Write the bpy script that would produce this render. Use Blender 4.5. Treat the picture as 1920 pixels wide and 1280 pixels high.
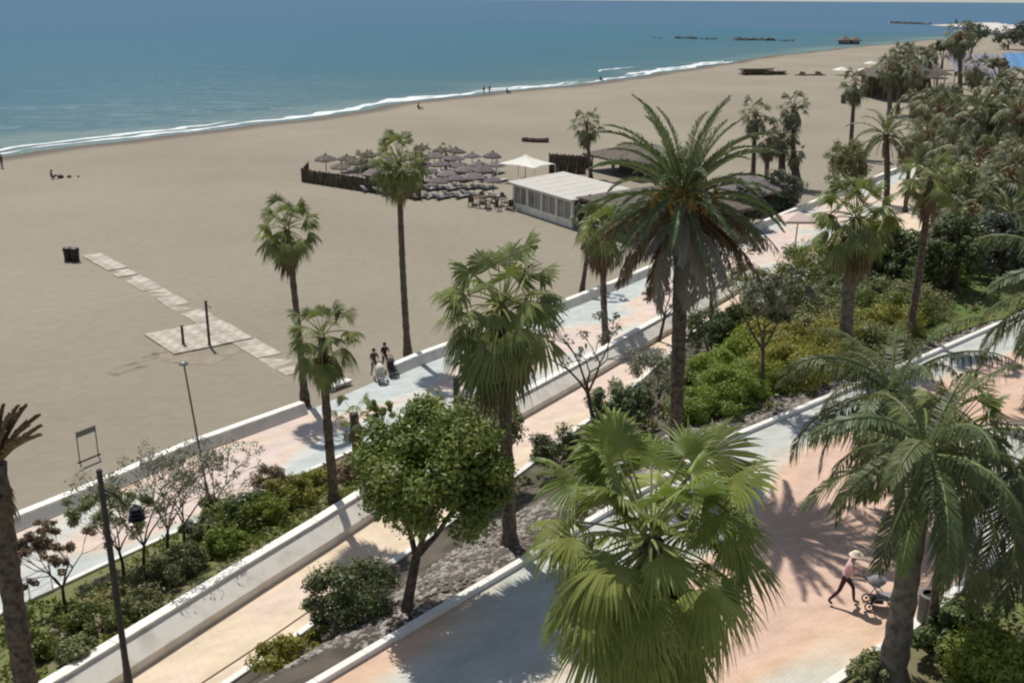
import bpy, math, random
import numpy as np
from mathutils import Vector, Matrix
rnd = random.Random(7)
NP = np.random.default_rng(11)
C = bpy.context.scene.collection
for o in list(bpy.data.objects):
    bpy.data.objects.remove(o, do_unlink=True)

# ------------------------------------------------------------------ camera, sky, sun, exposure
H = 19.5                      # eye height above the beach (an upper-floor balcony)
FPX = 1950.0                  # focal length in pixels of the 1920 px wide photograph
PITCH = math.radians(18.2)
ROLL = math.radians(0.35)
cam_d = bpy.data.cameras.new('camera')
cam = bpy.data.objects.new('camera', cam_d)
C.objects.link(cam)
cam.location = (0, 0, H)
cam.rotation_euler = (Matrix.Rotation(math.pi / 2 - PITCH, 3, 'X') @ Matrix.Rotation(ROLL, 3, 'Z')).to_euler()
cam_d.sensor_width = 36
cam_d.lens = 36 * FPX / 1920
cam_d.clip_end = 60000
sc = bpy.context.scene
sc.camera = cam
SUN_EL, SUN_AZ = math.radians(60), math.radians(28)     # shadows fall towards (+sin az, -cos az)
w = bpy.data.worlds.new("World"); sc.world = w; w.use_nodes = True
nt = w.node_tree
sky = nt.nodes.new('ShaderNodeTexSky'); sky.sky_type = 'NISHITA'; sky.sun_disc = False
sky.sun_elevation = SUN_EL; sky.sun_rotation = -SUN_AZ; sky.dust_density = .3; sky.air_density = 1.0; sky.ozone_density = 4.0
hs_ = nt.nodes.new('ShaderNodeHueSaturation'); hs_.inputs['Saturation'].default_value = .5
nt.links.new(sky.outputs[0], hs_.inputs['Color'])
wb = nt.nodes.new('ShaderNodeMix'); wb.data_type = 'RGBA'; wb.blend_type = 'MULTIPLY'; wb.inputs[0].default_value = 1; wb.inputs[7].default_value = (.95, .98, 1.03, 1)   # white balance of the camera
nt.links.new(hs_.outputs[0], wb.inputs[6]); nt.links.new(wb.outputs[2], nt.nodes['Background'].inputs[0])
nt.nodes['Background'].inputs[1].default_value = 0.072
sl = bpy.data.lights.new('sun', 'SUN'); sl.energy = 3.4; sl.angle = math.radians(0.6); sl.color = (1, .955, .88)
so = bpy.data.objects.new('sun', sl); C.objects.link(so)
sdir = Vector((math.sin(SUN_AZ) * math.cos(SUN_EL), -math.cos(SUN_AZ) * math.cos(SUN_EL), -math.sin(SUN_EL)))
so.rotation_euler = sdir.to_track_quat('-Z', 'Y').to_euler()
so.location = (-40, 60, 120)
sc.view_settings.view_transform = 'Standard'; sc.view_settings.look = 'None'
sc.view_settings.exposure = 0.32; sc.view_settings.gamma = 1
sc.view_settings.use_curve_mapping = False
sc.render.filter_size = 2.2
try: sc.cycles.filter_width = 2.2
except Exception: pass

# ------------------------------------------------------------------ survey helpers: pixel of the photo + height -> place
def ray(x, y):
    u = (x - 960) / FPX; v = -(y - 640) / FPX
    c, s = math.cos(ROLL), math.sin(ROLL)
    u, v = c * u - s * v, s * u + c * v
    return Vector((u, math.cos(PITCH) + v * math.sin(PITCH), -math.sin(PITCH) + v * math.cos(PITCH)))
def at(x, y, z=0.0):
    r = ray(x, y); t = (z - H) / r.z
    return Vector((0, 0, H)) + r * t
def top(b, x, y):
    r = ray(x, y); t = math.hypot(b[0], b[1]) / math.hypot(r.x, r.y)
    return Vector((0, 0, H)) + r * t
def dist(p): return (Vector(p) - Vector((0, 0, H))).length
def mpp(p): return dist(p) / FPX       # metres per photo pixel

# ------------------------------------------------------------------ materials
MATS = {}
def mat(name, col, rough=.8, noise=None, bump=None, spec=.3, trans=0.0, objvar=0.0, metal=0.0):
    """noise=(scale, colour2, lo, hi, detail); bump=(scale, strength, dist)"""
    if name in MATS: return MATS[name]
    m = bpy.data.materials.new(name); m.use_nodes = True; MATS[name] = m
    n = m.node_tree.nodes; l = m.node_tree.links
    b = n['Principled BSDF']
    b.inputs['Base Color'].default_value = (*col, 1); b.inputs['Roughness'].default_value = rough
    b.inputs['Specular IOR Level'].default_value = spec; b.inputs['Metallic'].default_value = metal
    tc = n.new('ShaderNodeTexCoord')
    src = None
    if noise:
        t = n.new('ShaderNodeTexNoise'); t.inputs['Scale'].default_value = noise[0]
        t.inputs['Detail'].default_value = noise[4] if len(noise) > 4 else 4
        l.new(tc.outputs['Object'], t.inputs['Vector'])
        mr = n.new('ShaderNodeMapRange'); mr.inputs[1].default_value = noise[2]; mr.inputs[2].default_value = noise[3]
        l.new(t.outputs['Fac'], mr.inputs[0])
        mx = n.new('ShaderNodeMix'); mx.data_type = 'RGBA'
        mx.inputs[6].default_value = (*col, 1); mx.inputs[7].default_value = (*noise[1], 1)
        l.new(mr.outputs[0], mx.inputs[0]); src = mx.outputs[2]
    if objvar:
        oi = n.new('ShaderNodeObjectInfo')
        hs = n.new('ShaderNodeHueSaturation')
        m1 = n.new('ShaderNodeMapRange'); m1.inputs[3].default_value = 1 - objvar; m1.inputs[4].default_value = 1 + objvar
        l.new(oi.outputs['Random'], m1.inputs[0]); l.new(m1.outputs[0], hs.inputs['Value'])
        m2 = n.new('ShaderNodeMapRange'); m2.inputs[3].default_value = .5 - objvar * .06; m2.inputs[4].default_value = .5 + objvar * .06
        ml = n.new('ShaderNodeMath'); ml.operation = 'MULTIPLY'; ml.inputs[1].default_value = 7.31
        fr = n.new('ShaderNodeMath'); fr.operation = 'FRACT'
        l.new(oi.outputs['Random'], ml.inputs[0]); l.new(ml.outputs[0], fr.inputs[0]); l.new(fr.outputs[0], m2.inputs[0])
        l.new(m2.outputs[0], hs.inputs['Hue'])
        if src: l.new(src, hs.inputs['Color'])
        else: hs.inputs['Color'].default_value = (*col, 1)
        src = hs.outputs[0]
    if src: l.new(src, b.inputs['Base Color'])
    if bump:
        t = n.new('ShaderNodeTexNoise'); t.inputs['Scale'].default_value = bump[0]; t.inputs['Detail'].default_value = 5
        l.new(tc.outputs['Object'], t.inputs['Vector'])
        bp = n.new('ShaderNodeBump'); bp.inputs['Strength'].default_value = bump[1]; bp.inputs['Distance'].default_value = bump[2]
        l.new(t.outputs['Fac'], bp.inputs['Height']); l.new(bp.outputs[0], b.inputs['Normal'])
    if trans:
        tr = n.new('ShaderNodeBsdfTranslucent'); ms = n.new('ShaderNodeMixShader'); ms.inputs[0].default_value = trans
        if src:
            g = n.new('ShaderNodeMix'); g.data_type = 'RGBA'; g.blend_type = 'MULTIPLY'; g.inputs[0].default_value = 1
            g.inputs[7].default_value = (1.2, 1.22, .65, 1); l.new(src, g.inputs[6]); l.new(g.outputs[2], tr.inputs[0])
        else: tr.inputs[0].default_value = (col[0] * 1.25, col[1] * 1.35, col[2] * .7, 1)
        l.new(b.outputs[0], ms.inputs[1]); l.new(tr.outputs[0], ms.inputs[2])
        l.new(ms.outputs[0], n['Material Output'].inputs[0])
    return m

def leafmat(name, a, b, scale=2.2, tr=.25, var=.2, rough=.5, spec=.35):
    return mat(name, a, rough, noise=(scale, b, .35, .65, 3), trans=tr, objvar=var, spec=spec)
M_fan = leafmat('fan_palm_green', (.15, .185, .055), (.25, .275, .10), 1.5)
M_fan_near = leafmat('fan_palm_bright', (.175, .225, .05), (.30, .34, .09), 1.2, tr=.3)
M_fan_grey = leafmat('fan_palm_dusty', (.145, .16, .08), (.205, .215, .12), 1.5, tr=.15)
M_pet = mat('palm_petiole', (.26, .28, .10), .5, objvar=.2)
M_petb = mat('palm_petiole_brown', (.2, .13, .06), .7, objvar=.2)
M_dead = mat('dead_frond_straw', (.27, .20, .12), .9, noise=(3, (.11, .08, .05), .35, .65), objvar=.3, trans=.1)
M_deadg = mat('dead_frond_grey', (.22, .20, .175), .9, noise=(3, (.09, .08, .07), .35, .65), objvar=.3)
M_date = leafmat('date_palm_green', (.08, .125, .065), (.145, .18, .085), 1.2, tr=.15)
M_dates = mat('date_stalk_orange', (.36, .23, .06), .6, objvar=.2)
M_queen = leafmat('queen_palm_green', (.075, .10, .042), (.14, .17, .07), 1.2, tr=.2)
M_queenl = leafmat('queen_palm_yellow_green', (0.156, 0.204, 0.060), (0.228, 0.252, 0.096), 1.2, tr=.25)
M_trunk = mat('palm_trunk', (.15, .12, .09), .95, noise=(6, (.055, .043, .032), .4, .65), bump=(14, .9, .05))
M_trunkg = mat('palm_trunk_grey', (.20, .17, .14), .95, noise=(5, (.10, .085, .07), .4, .65), bump=(14, .8, .04))
M_bark = mat('tree_bark', (.11, .085, .06), .95, noise=(8, (.05, .04, .03), .4, .6), bump=(20, .8, .03))
L_dark = leafmat('leaf_dark', (.08, .11, .04), (.135, .17, .06), 1.6, tr=.15)
L_mid = leafmat('leaf_mid', (.10, .14, .028), (.19, .225, .05), 1.2, tr=.22)
L_bright = leafmat('leaf_bright', (.16, .225, .032), (.25, .30, .058), 1.3, tr=.3)
L_yellow = leafmat('leaf_yellow_green', (.23, .24, .04), (.31, .29, .055), 1.0, tr=.25)
L_olive = leafmat('leaf_olive', (.19, .205, .08), (.26, .265, .12), 1.4, tr=.2)
L_grey = leafmat('leaf_grey', (0.162, 0.176, 0.121), (0.243, 0.243, 0.176), 1.6, tr=.15)
L_far = leafmat('leaf_far', (.19, .20, .12), (.27, .27, .165), .35, tr=.15)
L_fard = leafmat('leaf_far_dark', (.09, .105, .075), (.14, .155, .10), .35, tr=.1)
L_brown = leafmat('leaf_brown', (0.203, 0.135, 0.081), (0.284, 0.203, 0.121), 1.6, tr=.15)
M_white = mat('white_paint', (.76, .74, .69), .75, noise=(.9, (.60, .57, .51), .42, .75, 8), bump=(18, .15, .01))
M_render = mat('weathered_render', (.76, .72, .64), .85, noise=(1.4, (.52, .48, .41), .48, .78, 8), bump=(22, .25, .01))
M_capw = mat('wall_cap_white', (.82, .80, .73), .7, noise=(1.1, (.50, .46, .39), .52, .8, 8))
M_conc = mat('pale_concrete', (.52, .49, .43), .9, noise=(3, (.38, .35, .30), .4, .7, 6), bump=(25, .3, .01))
M_slab = mat('beach_slab', (.50, .46, .39), .9, noise=(1.2, (.36, .31, .245), .4, .62, 6), bump=(25, .3, .01), objvar=.14)
M_black = mat('black_metal', (.02, .02, .02), .5)
M_post = mat('dark_post', (.045, .04, .036), .6, noise=(4, (.08, .07, .06), .5, .75))
M_grey = mat('grey_metal', (.18, .18, .17), .5, metal=.3)
M_bamboo = mat('dark_reed_screen', (.10, .085, .06), .95, noise=(3, (.055, .045, .035), .4, .7), bump=(30, .6, .03), objvar=.2)
M_thatch = mat('thatch_grey_brown', (.17, .145, .12), .95, noise=(3, (.075, .062, .055), .4, .7), bump=(16, .9, .06), objvar=.2)
M_purple = mat('parasol_mauve_brown', (.175, .15, .15), .9, noise=(3, (.14, .12, .115), .4, .7), bump=(14, .5, .03), objvar=.25)
M_canvas = mat('white_canvas', (.68, .66, .59), .8, noise=(2, (.70, .68, .60), .5, .8))
M_wood = mat('weathered_timber', (.16, .12, .085), .9, noise=(4, (.08, .06, .045), .4, .7), objvar=.25)
M_glass = mat('dull_window_glass', (.16, .165, .17), .15, spec=.8, noise=(.8, (.28, .27, .26), .4, .7))
M_lilac = mat('lilac_fabric', (.42, .39, .42), .85, noise=(2, (.32, .29, .33), .4, .7))
M_blue = mat('blue_fabric', (.20, .42, .72), .8, noise=(2, (.15, .33, .6), .4, .7))
M_rock = mat('dark_rock', (.07, .075, .07), .9, noise=(.8, (.13, .13, .12), .4, .7), bump=(3, .8, .2), objvar=.3)
M_stone = mat('mulch_stone', (.36, .33, .29), .95, noise=(2.5, (.12, .105, .09), .4, .6), objvar=.2)
M_skin = mat('skin', (.45, .27, .19), .6)
M_pink = mat('pink_cotton', (.66, .42, .40), .85)
M_maroon = mat('maroon_trousers', (.06, .022, .026), .85)
M_darkc = mat('dark_clothes', (.07, .062, .065), .85)
M_hat = mat('straw_hat', (.70, .60, .46), .85)
M_hair = mat('dark_hair', (.03, .022, .018), .8)
M_lounge = mat('lounger_cloth', (.55, .53, .55), .85, objvar=.35)
M_terra = mat('brown_seat', (.22, .13, .09), .8)

# ------------------------------------------------------------------ mesh helpers
def mesh_np(name, V, F, mats, parent=None, smooth=False, mi=None, loc=None):
    V = np.asarray(V, dtype=np.float32).reshape(-1, 3)
    me = bpy.data.meshes.new(name)
    if isinstance(F, np.ndarray):
        k = F.shape[1]; nf = F.shape[0]
        me.vertices.add(len(V)); me.vertices.foreach_set('co', V.ravel())
        me.loops.add(nf * k); me.loops.foreach_set('vertex_index', F.astype(np.int32).ravel())
        me.polygons.add(nf)
        me.polygons.foreach_set('loop_start', np.arange(0, nf * k, k, dtype=np.int32))
        try: me.polygons.foreach_set('loop_total', np.full(nf, k, dtype=np.int32))
        except Exception: pass
    else:
        me.from_pydata([tuple(map(float, v)) for v in V], [], F)
    if not isinstance(mats, (list, tuple)): mats = [mats]
    for m in mats: me.materials.append(m)
    if mi is not None: me.polygons.foreach_set('material_index', np.asarray(mi, dtype=np.int32))
    if smooth: me.polygons.foreach_set('use_smooth', np.ones(len(me.polygons), dtype=bool))
    me.update(calc_edges=True)
    if name is None: return me
    return link(name, me, parent, loc)
def link(name, me, parent=None, loc=None, rot=None, scale=None):
    o = bpy.data.objects.new(name, me); C.objects.link(o)
    if parent: o.parent = parent
    if loc is not None: o.location = loc
    if rot is not None: o.rotation_euler = rot
    if scale is not None: o.scale = (scale, scale, scale) if isinstance(scale, (int, float)) else scale
    return o
def tag(o, label=None, cat=None, group=None, kind=None):
    if label: o['label'] = label
    if cat: o['category'] = cat
    if group: o['group'] = group
    if kind: o['kind'] = kind
    return o
def thing(name, label, cat, loc=(0, 0, 0), rz=0, group=None):
    o = bpy.data.objects.new(name, None); C.objects.link(o); o.location = loc; o.rotation_euler = (0, 0, rz)
    o.empty_display_size = .2
    return tag(o, label, cat, group)
def copy_thing(root, loc, rz=None, label=None, group=None, scale=None):
    r = root.copy(); C.objects.link(r); r.location = loc
    if rz is not None: r.rotation_euler = (0, 0, rz)
    if scale: r.scale = (scale,) * 3
    if label: r['label'] = label
    if group: r['group'] = group
    for ch in list(root.children):
        c = ch.copy(); C.objects.link(c); c.parent = r
        for g in list(ch.children):
            d = g.copy(); C.objects.link(d); d.parent = c
    return r

class MB:
    def __init__(s): s.v = []; s.f = []; s.m = []
    def add(s, V, F, m=0):
        n = len(s.v); s.v += [tuple(p) for p in V]; s.f += [tuple(i + n for i in f) for f in F]; s.m += [m] * len(F); return s
    def box(s, c, d, rz=0, m=0, M=None):
        x, y, z = d[0] / 2, d[1] / 2, d[2] / 2
        V = [Vector(p) for p in [(-x, -y, -z), (x, -y, -z), (x, y, -z), (-x, y, -z), (-x, -y, z), (x, -y, z), (x, y, z), (-x, y, z)]]
        R = M if M else Matrix.Rotation(rz, 3, 'Z')
        V = [R @ p + Vector(c) for p in V]
        return s.add(V, [(0, 3, 2, 1), (4, 5, 6, 7), (0, 1, 5, 4), (1, 2, 6, 5), (2, 3, 7, 6), (3, 0, 4, 7)], m)
    def tube(s, P, R, n=8, m=0, cap=True):
        P = [Vector(p) for p in P]
        if not isinstance(R, (list, tuple)): R = [R] * len(P)
        V = []; F = []
        for i, p in enumerate(P):
            a = P[max(i - 1, 0)]; b = P[min(i + 1, len(P) - 1)]
            d = (b - a).normalized()
            u = d.cross(Vector((0, 1, 0)) if abs(d.y) < .9 else Vector((1, 0, 0))).normalized(); w_ = d.cross(u)
            for k in range(n):
                t = 2 * math.pi * k / n
                V.append(p + (u * math.cos(t) + w_ * math.sin(t)) * R[i])
        for i in range(len(P) - 1):
            for k in range(n):
                F.append((i * n + k, i * n + (k + 1) % n, (i + 1) * n + (k + 1) % n, (i + 1) * n + k))
        if cap:
            F.append(tuple(range(n))[::-1]); F.append(tuple((len(P) - 1) * n + k for k in range(n)))
        return s.add(V, F, m)
    def lathe(s, prof, c=(0, 0, 0), n=16, m=0):
        V = []; F = []
        for (r, z) in prof:
            for k in range(n):
                t = 2 * math.pi * k / n
                V.append((c[0] + r * math.cos(t), c[1] + r * math.sin(t), c[2] + z))
        for i in range(len(prof) - 1):
            for k in range(n):
                F.append((i * n + k, i * n + (k + 1) % n, (i + 1) * n + (k + 1) % n, (i + 1) * n + k))
        return s.add(V, F, m)
    def build(s, name, mats, parent=None, loc=None, smooth=False):
        return mesh_np(name, np.array([tuple(v) for v in s.v]), s.f, mats, parent, smooth, s.m, loc)
    def mesh(s, name, mats, smooth=False):
        o = s.build(name, mats, smooth=smooth); me = o.data; bpy.data.objects.remove(o); return me

# ------------------------------------------------------------------ layout lines: x as a function of world Y
def line(pts, z):
    q = sorted([tuple(at(x, y, z)[:2]) for x, y in pts], key=lambda p: p[1])
    ys = [p[1] for p in q]; xs = [p[0] for p in q]
    def f(Y):
        if Y <= ys[0]:
            k = (xs[1] - xs[0]) / (ys[1] - ys[0]); return xs[0] + k * (Y - ys[0])
        if Y >= ys[-1]:
            k = (xs[-1] - xs[-2]) / (ys[-1] - ys[-2]); return xs[-1] + k * (Y - ys[-1])
        return float(np.interp(Y, ys, xs))
    return f
Z_PROM, Z_PATH, Z_NEAR, Z_RW = .3, .9, 3.2, 1.75
bw = line([(8, 968), (187, 897), (333, 832), (567, 750), (773, 664), (980, 590), (1127, 534), (1267, 477), (1640, 330), (1740, 290)], .82)
pe0 = line([(100, 1105), (204, 1056), (550, 899), (640, 856)], Z_PROM)
rwb = line([(273, 1244), (500, 1097), (640, 1008), (967, 788), (1100, 713), (1267, 615)], Z_PATH)
pal = line([(420, 1285), (560, 1191), (713, 1072), (975, 886), (1190, 722), (1340, 585)], Z_PATH)
kb = line([(600, 1280), (1060, 1008), (1370, 824), (1740, 668), (1810, 637)], Z_NEAR)
nr = line([(1600, 1258), (1705, 1185), (1840, 1072)], Z_NEAR)
RWT = .92
def pe(Y):
    a = pe0(Y); b = rwb(Y) - RWT - .12
    return min(a, b) if Y < 47 else b
def smooth(t): t = max(0, min(1, t)); return t * t * (3 - 2 * t)
def pa(Y): return (pal(Y) if Y < 60 else pal(60) + rwb(Y) - rwb(60)) + 5.5 * smooth((Y - 62) / 22) * (1 - .5 * smooth((Y - 95) / 30))
def kbx(Y): return max(kb(Y), pa(Y) + 2.5)

def strip(name, fa, fb, Ys, n, za, zb, mats, noise=0, zfun=None, kind='structure', uvs=True):
    V = []; UV = []; d = 0; last = None
    for Y in Ys:
        a, b = fa(Y), fb(Y)
        if last is not None: d += math.hypot(a - last[0], Y - last[1])
        last = (a, Y)
        for k in range(n + 1):
            t = k / n; z = zfun(t, Y) if zfun else za + (zb - za) * t
            if noise and 0 < k < n: z += NP.normal() * noise
            V.append((a + (b - a) * t, Y, z)); UV.append((d, (b - a) * t))
    F = [(i * (n + 1) + k, i * (n + 1) + k + 1, (i + 1) * (n + 1) + k + 1, (i + 1) * (n + 1) + k) for i in range(len(Ys) - 1) for k in range(n)]
    o = mesh_np(name, V, F, mats, smooth=bool(noise or zfun))
    uv = o.data.uv_layers.new(name='UVMap')
    idx = np.zeros(len(o.data.loops), dtype=np.int32); o.data.loops.foreach_get('vertex_index', idx)
    uv.data.foreach_set('uv', np.array(UV, dtype=np.float32)[idx].ravel())
    return tag(o, kind=kind)
def rng(a, b, s): return list(np.arange(a, b + 1e-6, s))

# ---- ground materials
def ground_sand():
    m = bpy.data.materials.new('beach_sand'); m.use_nodes = True; n = m.node_tree.nodes; l = m.node_tree.links
    b = n['Principled BSDF']; b.inputs['Roughness'].default_value = .95; b.inputs['Specular IOR Level'].default_value = .1
    g = n.new('ShaderNodeNewGeometry')
    t1 = n.new('ShaderNodeTexNoise'); t1.inputs['Scale'].default_value = .035; t1.inputs['Detail'].default_value = 5
    t2 = n.new('ShaderNodeTexNoise'); t2.inputs['Scale'].default_value = 1.1; t2.inputs['Detail'].default_value = 8; t2.inputs['Roughness'].default_value = .7
    l.new(g.outputs['Position'], t1.inputs['Vector']); l.new(g.outputs['Position'], t2.inputs['Vector'])
    r = n.new('ShaderNodeValToRGB'); r.color_ramp.elements[0].position = .35; r.color_ramp.elements[0].color = (.276, .242, .188, 1)
    r.color_ramp.elements[1].position = .65; r.color_ramp.elements[1].color = (.322, .286, .222, 1)
    l.new(t1.outputs['Fac'], r.inputs[0])
    mx = n.new('ShaderNodeMix'); mx.data_type = 'RGBA'; mx.blend_type = 'MULTIPLY'; mx.inputs[0].default_value = 1
    r2 = n.new('ShaderNodeValToRGB'); r2.color_ramp.elements[0].position = .3; r2.color_ramp.elements[0].color = (.88, .88, .88, 1)
    r2.color_ramp.elements[1].position = .6; r2.color_ramp.elements[1].color = (1, 1, 1, 1)
    l.new(t2.outputs['Fac'], r2.inputs[0]); l.new(r.outputs[0], mx.inputs[6]); l.new(r2.outputs[0], mx.inputs[7])
    # damp sand near the water line: vertex attribute written from the distance to the shore
    at_ = n.new('ShaderNodeAttribute'); at_.attribute_name = 'damp'
    md = n.new('ShaderNodeMix'); md.data_type = 'RGBA'; md.inputs[7].default_value = (.125, .105, .085, 1)
    l.new(at_.outputs['Fac'], md.inputs[0]); l.new(mx.outputs[2], md.inputs[6]); l.new(md.outputs[2], b.inputs['Base Color'])
    t3 = n.new('ShaderNodeTexNoise'); t3.inputs['Scale'].default_value = 1.6; t3.inputs['Detail'].default_value = 9; t3.inputs['Roughness'].default_value = .68
    l.new(g.outputs['Position'], t3.inputs['Vector'])
    bp = n.new('ShaderNodeBump'); bp.inputs['Strength'].default_value = .55; bp.inputs['Distance'].default_value = .16
    l.new(t3.outputs['Fac'], bp.inputs['Height']); l.new(bp.outputs[0], b.inputs['Normal'])
    return m
M_sand = ground_sand()

def paving(name, cols, seed, scale=(.11, .22), edges=(.40, .47, .53, .60), band=(2, 4.5, 10, 12.5, .2)):
    """coloured concrete paving in soft wavy fields, by the strip's own UV in metres"""
    m = bpy.data.materials.new(name); m.use_nodes = True; n = m.node_tree.nodes; l = m.node_tree.links
    b = n['Principled BSDF']; b.inputs['Roughness'].default_value = .85; b.inputs['Specular IOR Level'].default_value = .2
    uv = n.new('ShaderNodeUVMap'); mp = n.new('ShaderNodeMapping'); mp.inputs['Scale'].default_value = (scale[0], scale[1], 1)
    mp.inputs['Location'].default_value = (seed, seed * .7, 0)
    l.new(uv.outputs[0], mp.inputs[0])
    t = n.new('ShaderNodeTexNoise'); t.inputs['Scale'].default_value = 1; t.inputs['Detail'].default_value = 1.2
    l.new(mp.outputs[0], t.inputs['Vector'])
    r = n.new('ShaderNodeValToRGB'); e = r.color_ramp.elements
    e[0].position = edges[0]; e[0].color = (*cols[0], 1); e[1].position = edges[3]; e[1].color = (*cols[3], 1)
    x = e.new(edges[1]); x.color = (*cols[1], 1); x = e.new(edges[2]); x.color = (*cols[2], 1)
    sx = n.new('ShaderNodeSeparateXYZ'); l.new(uv.outputs[0], sx.inputs[0])
    q1 = n.new('ShaderNodeMapRange'); q1.inputs[1].default_value = band[0]; q1.inputs[2].default_value = band[1]; l.new(sx.outputs[1], q1.inputs[0])
    q2 = n.new('ShaderNodeMapRange'); q2.inputs[1].default_value = band[2]; q2.inputs[2].default_value = band[3]; q2.inputs[3].default_value = 1; q2.inputs[4].default_value = 0; l.new(sx.outputs[1], q2.inputs[0])
    qm = n.new('ShaderNodeMath'); qm.operation = 'MULTIPLY'; l.new(q1.outputs[0], qm.inputs[0]); l.new(q2.outputs[0], qm.inputs[1])
    qa = n.new('ShaderNodeMath'); qa.operation = 'MULTIPLY_ADD'; qa.inputs[1].default_value = band[4]; l.new(qm.outputs[0], qa.inputs[0]); l.new(t.outputs['Fac'], qa.inputs[2])
    qs = n.new('ShaderNodeMath'); qs.operation = 'SUBTRACT'; qs.inputs[1].default_value = band[4] * .55; l.new(qa.outputs[0], qs.inputs[0])
    l.new(qs.outputs[0], r.inputs[0])
    # slabs: joints and shade from slab to slab
    br = n.new('ShaderNodeTexBrick'); br.inputs['Scale'].default_value = 1.6; br.inputs['Mortar Size'].default_value = .012
    br.inputs['Color1'].default_value = (1, 1, 1, 1); br.inputs['Color2'].default_value = (.975, .975, .975, 1); br.inputs['Mortar'].default_value = (.84, .84, .84, 1)
    l.new(uv.outputs[0], br.inputs['Vector'])
    t2 = n.new('ShaderNodeTexNoise'); t2.inputs['Scale'].default_value = .9; t2.inputs['Detail'].default_value = 9; t2.inputs['Roughness'].default_value = .7
    l.new(uv.outputs[0], t2.inputs['Vector'])
    r2 = n.new('ShaderNodeValToRGB'); r2.color_ramp.elements[0].position = .35; r2.color_ramp.elements[0].color = (.80, .79, .77, 1)
    r2.color_ramp.elements[1].position = .6
    l.new(t2.outputs['Fac'], r2.inputs[0])
    a = n.new('ShaderNodeMix'); a.data_type = 'RGBA'; a.blend_type = 'MULTIPLY'; a.inputs[0].default_value = 1
    c = n.new('ShaderNodeMix'); c.data_type = 'RGBA'; c.blend_type = 'MULTIPLY'; c.inputs[0].default_value = 1
    l.new(r.outputs[0], a.inputs[6]); l.new(br.outputs[0], a.inputs[7]); l.new(a.outputs[2], c.inputs[6]); l.new(r2.outputs[0], c.inputs[7])
    l.new(c.outputs[2], b.inputs['Base Color'])
    return m
M_pave1 = paving('beach_promenade_paving', [(.53, .57, .555), (.62, .60, .54), (.71, .56, .45), (.69, .57, .51)], 3.3, (.10, .20), band=(1.5, 3.2, 5.4, 6.8, .18))
M_pave2 = paving('upper_promenade_paving', [(.53, .545, .51), (.61, .57, .48), (.71, .50, .36), (.68, .48, .38)], 8.1, (.08, .13), band=(3.4, 5.6, 9.5, 12.5, .24))
M_path = paving('path_paving', [(.74, .61, .46), (.74, .61, .45), (.76, .62, .47), (.73, .59, .49)], 1.7, (.2, .3), band=(-2, -1, 90, 99, .0))
def soil():
    m = mat('garden_soil', (.19, .155, .10), .95, noise=(.35, (.145, .165, .055), .40, .55, 6), bump=(5, .7, .08))
    return m
M_soil = soil()
M_soil2 = mat('slope_soil', (.12, .10, .08), .95, noise=(.8, (.07, .06, .045), .40, .6, 6), bump=(5, .7, .08))
M_lawn = mat('lawn_green', (.085, .13, .03), .95, noise=(.5, (.14, .15, .045), .4, .65, 6), bump=(8, .6, .05))

# ------------------------------------------------------------------ sea and beach
shore_px = [(-420, 360), (-150, 312), (0, 290), (250, 254), (500, 226), (750, 191), (930, 171), (1110, 152), (1250, 134), (1372, 113), (1450, 103), (1550, 91.5), (1640, 83), (1720, 76), (1850, 66)]
SH = [at(x, y) for x, y in shore_px]
ext0 = SH[0] + (SH[0] - SH[1]).normalized() * 260
SH = [ext0] + SH
def resample(P, step):
    out = []
    for a, b in zip(P[:-1], P[1:]):
        n = max(1, int((b - a).length / step))
        for k in range(n): out.append(a.lerp(b, k / n))
    out.append(P[-1]); return out
SHR = resample(SH, 5.0)
def norm_in(i, P):
    a = P[max(i - 2, 0)]; b = P[min(i + 2, len(P) - 1)]; d = (b - a).normalized(); return Vector((d.y, -d.x, 0))
for i, p in enumerate(SHR):
    k = norm_in(i, SHR)
    SHR[i] = p + k * (1.1 * math.sin(i * .31) + .8 * math.sin(i * .83 + 1) + .5 * math.sin(i * 1.9))
V = []; dm = []
offs = [(-26, -1.2, 1), (-3, -.35, 1), (0, -.2, 1), (3.0, -.1, .95), (5.5, .0, .75), (8.0, .0, .0), (12, 0, 0), (60, 0, 0), (150, 0, 0), (400, 0, 0), (1500, 0, 0)]
for i, p in enumerate(SHR):
    k = norm_in(i, SHR)
    far = Vector((1, -.35, 0)).normalized()
    for (d, z, q) in offs:
        dirv = k if d < 13 else far
        q0 = p + k * min(d, 12) + (far * (d - 12) if d > 12 else Vector((0, 0, 0)))
        V.append((q0.x, q0.y, z)); dm.append(q)
n = len(offs)
F = [(i * n + k, (i + 1) * n + k, (i + 1) * n + k + 1, i * n + k + 1) for i in range(len(SHR) - 1) for k in range(n - 1)]
F = [f[::-1] for f in F]
beach = mesh_np('beach', V, F, M_sand, smooth=True); tag(beach, kind='structure')
a_ = beach.data.attributes.new('damp', 'FLOAT', 'POINT'); a_.data.foreach_set('value', np.array(dm, dtype=np.float32))
base = mesh_np('ground', [(-70, -400, -.02), (3000, -400, -.02), (3000, 110, -.02), (-48, 110, -.02)], [(0, 1, 2, 3)], M_sand); tag(base, kind='structure')

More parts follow.
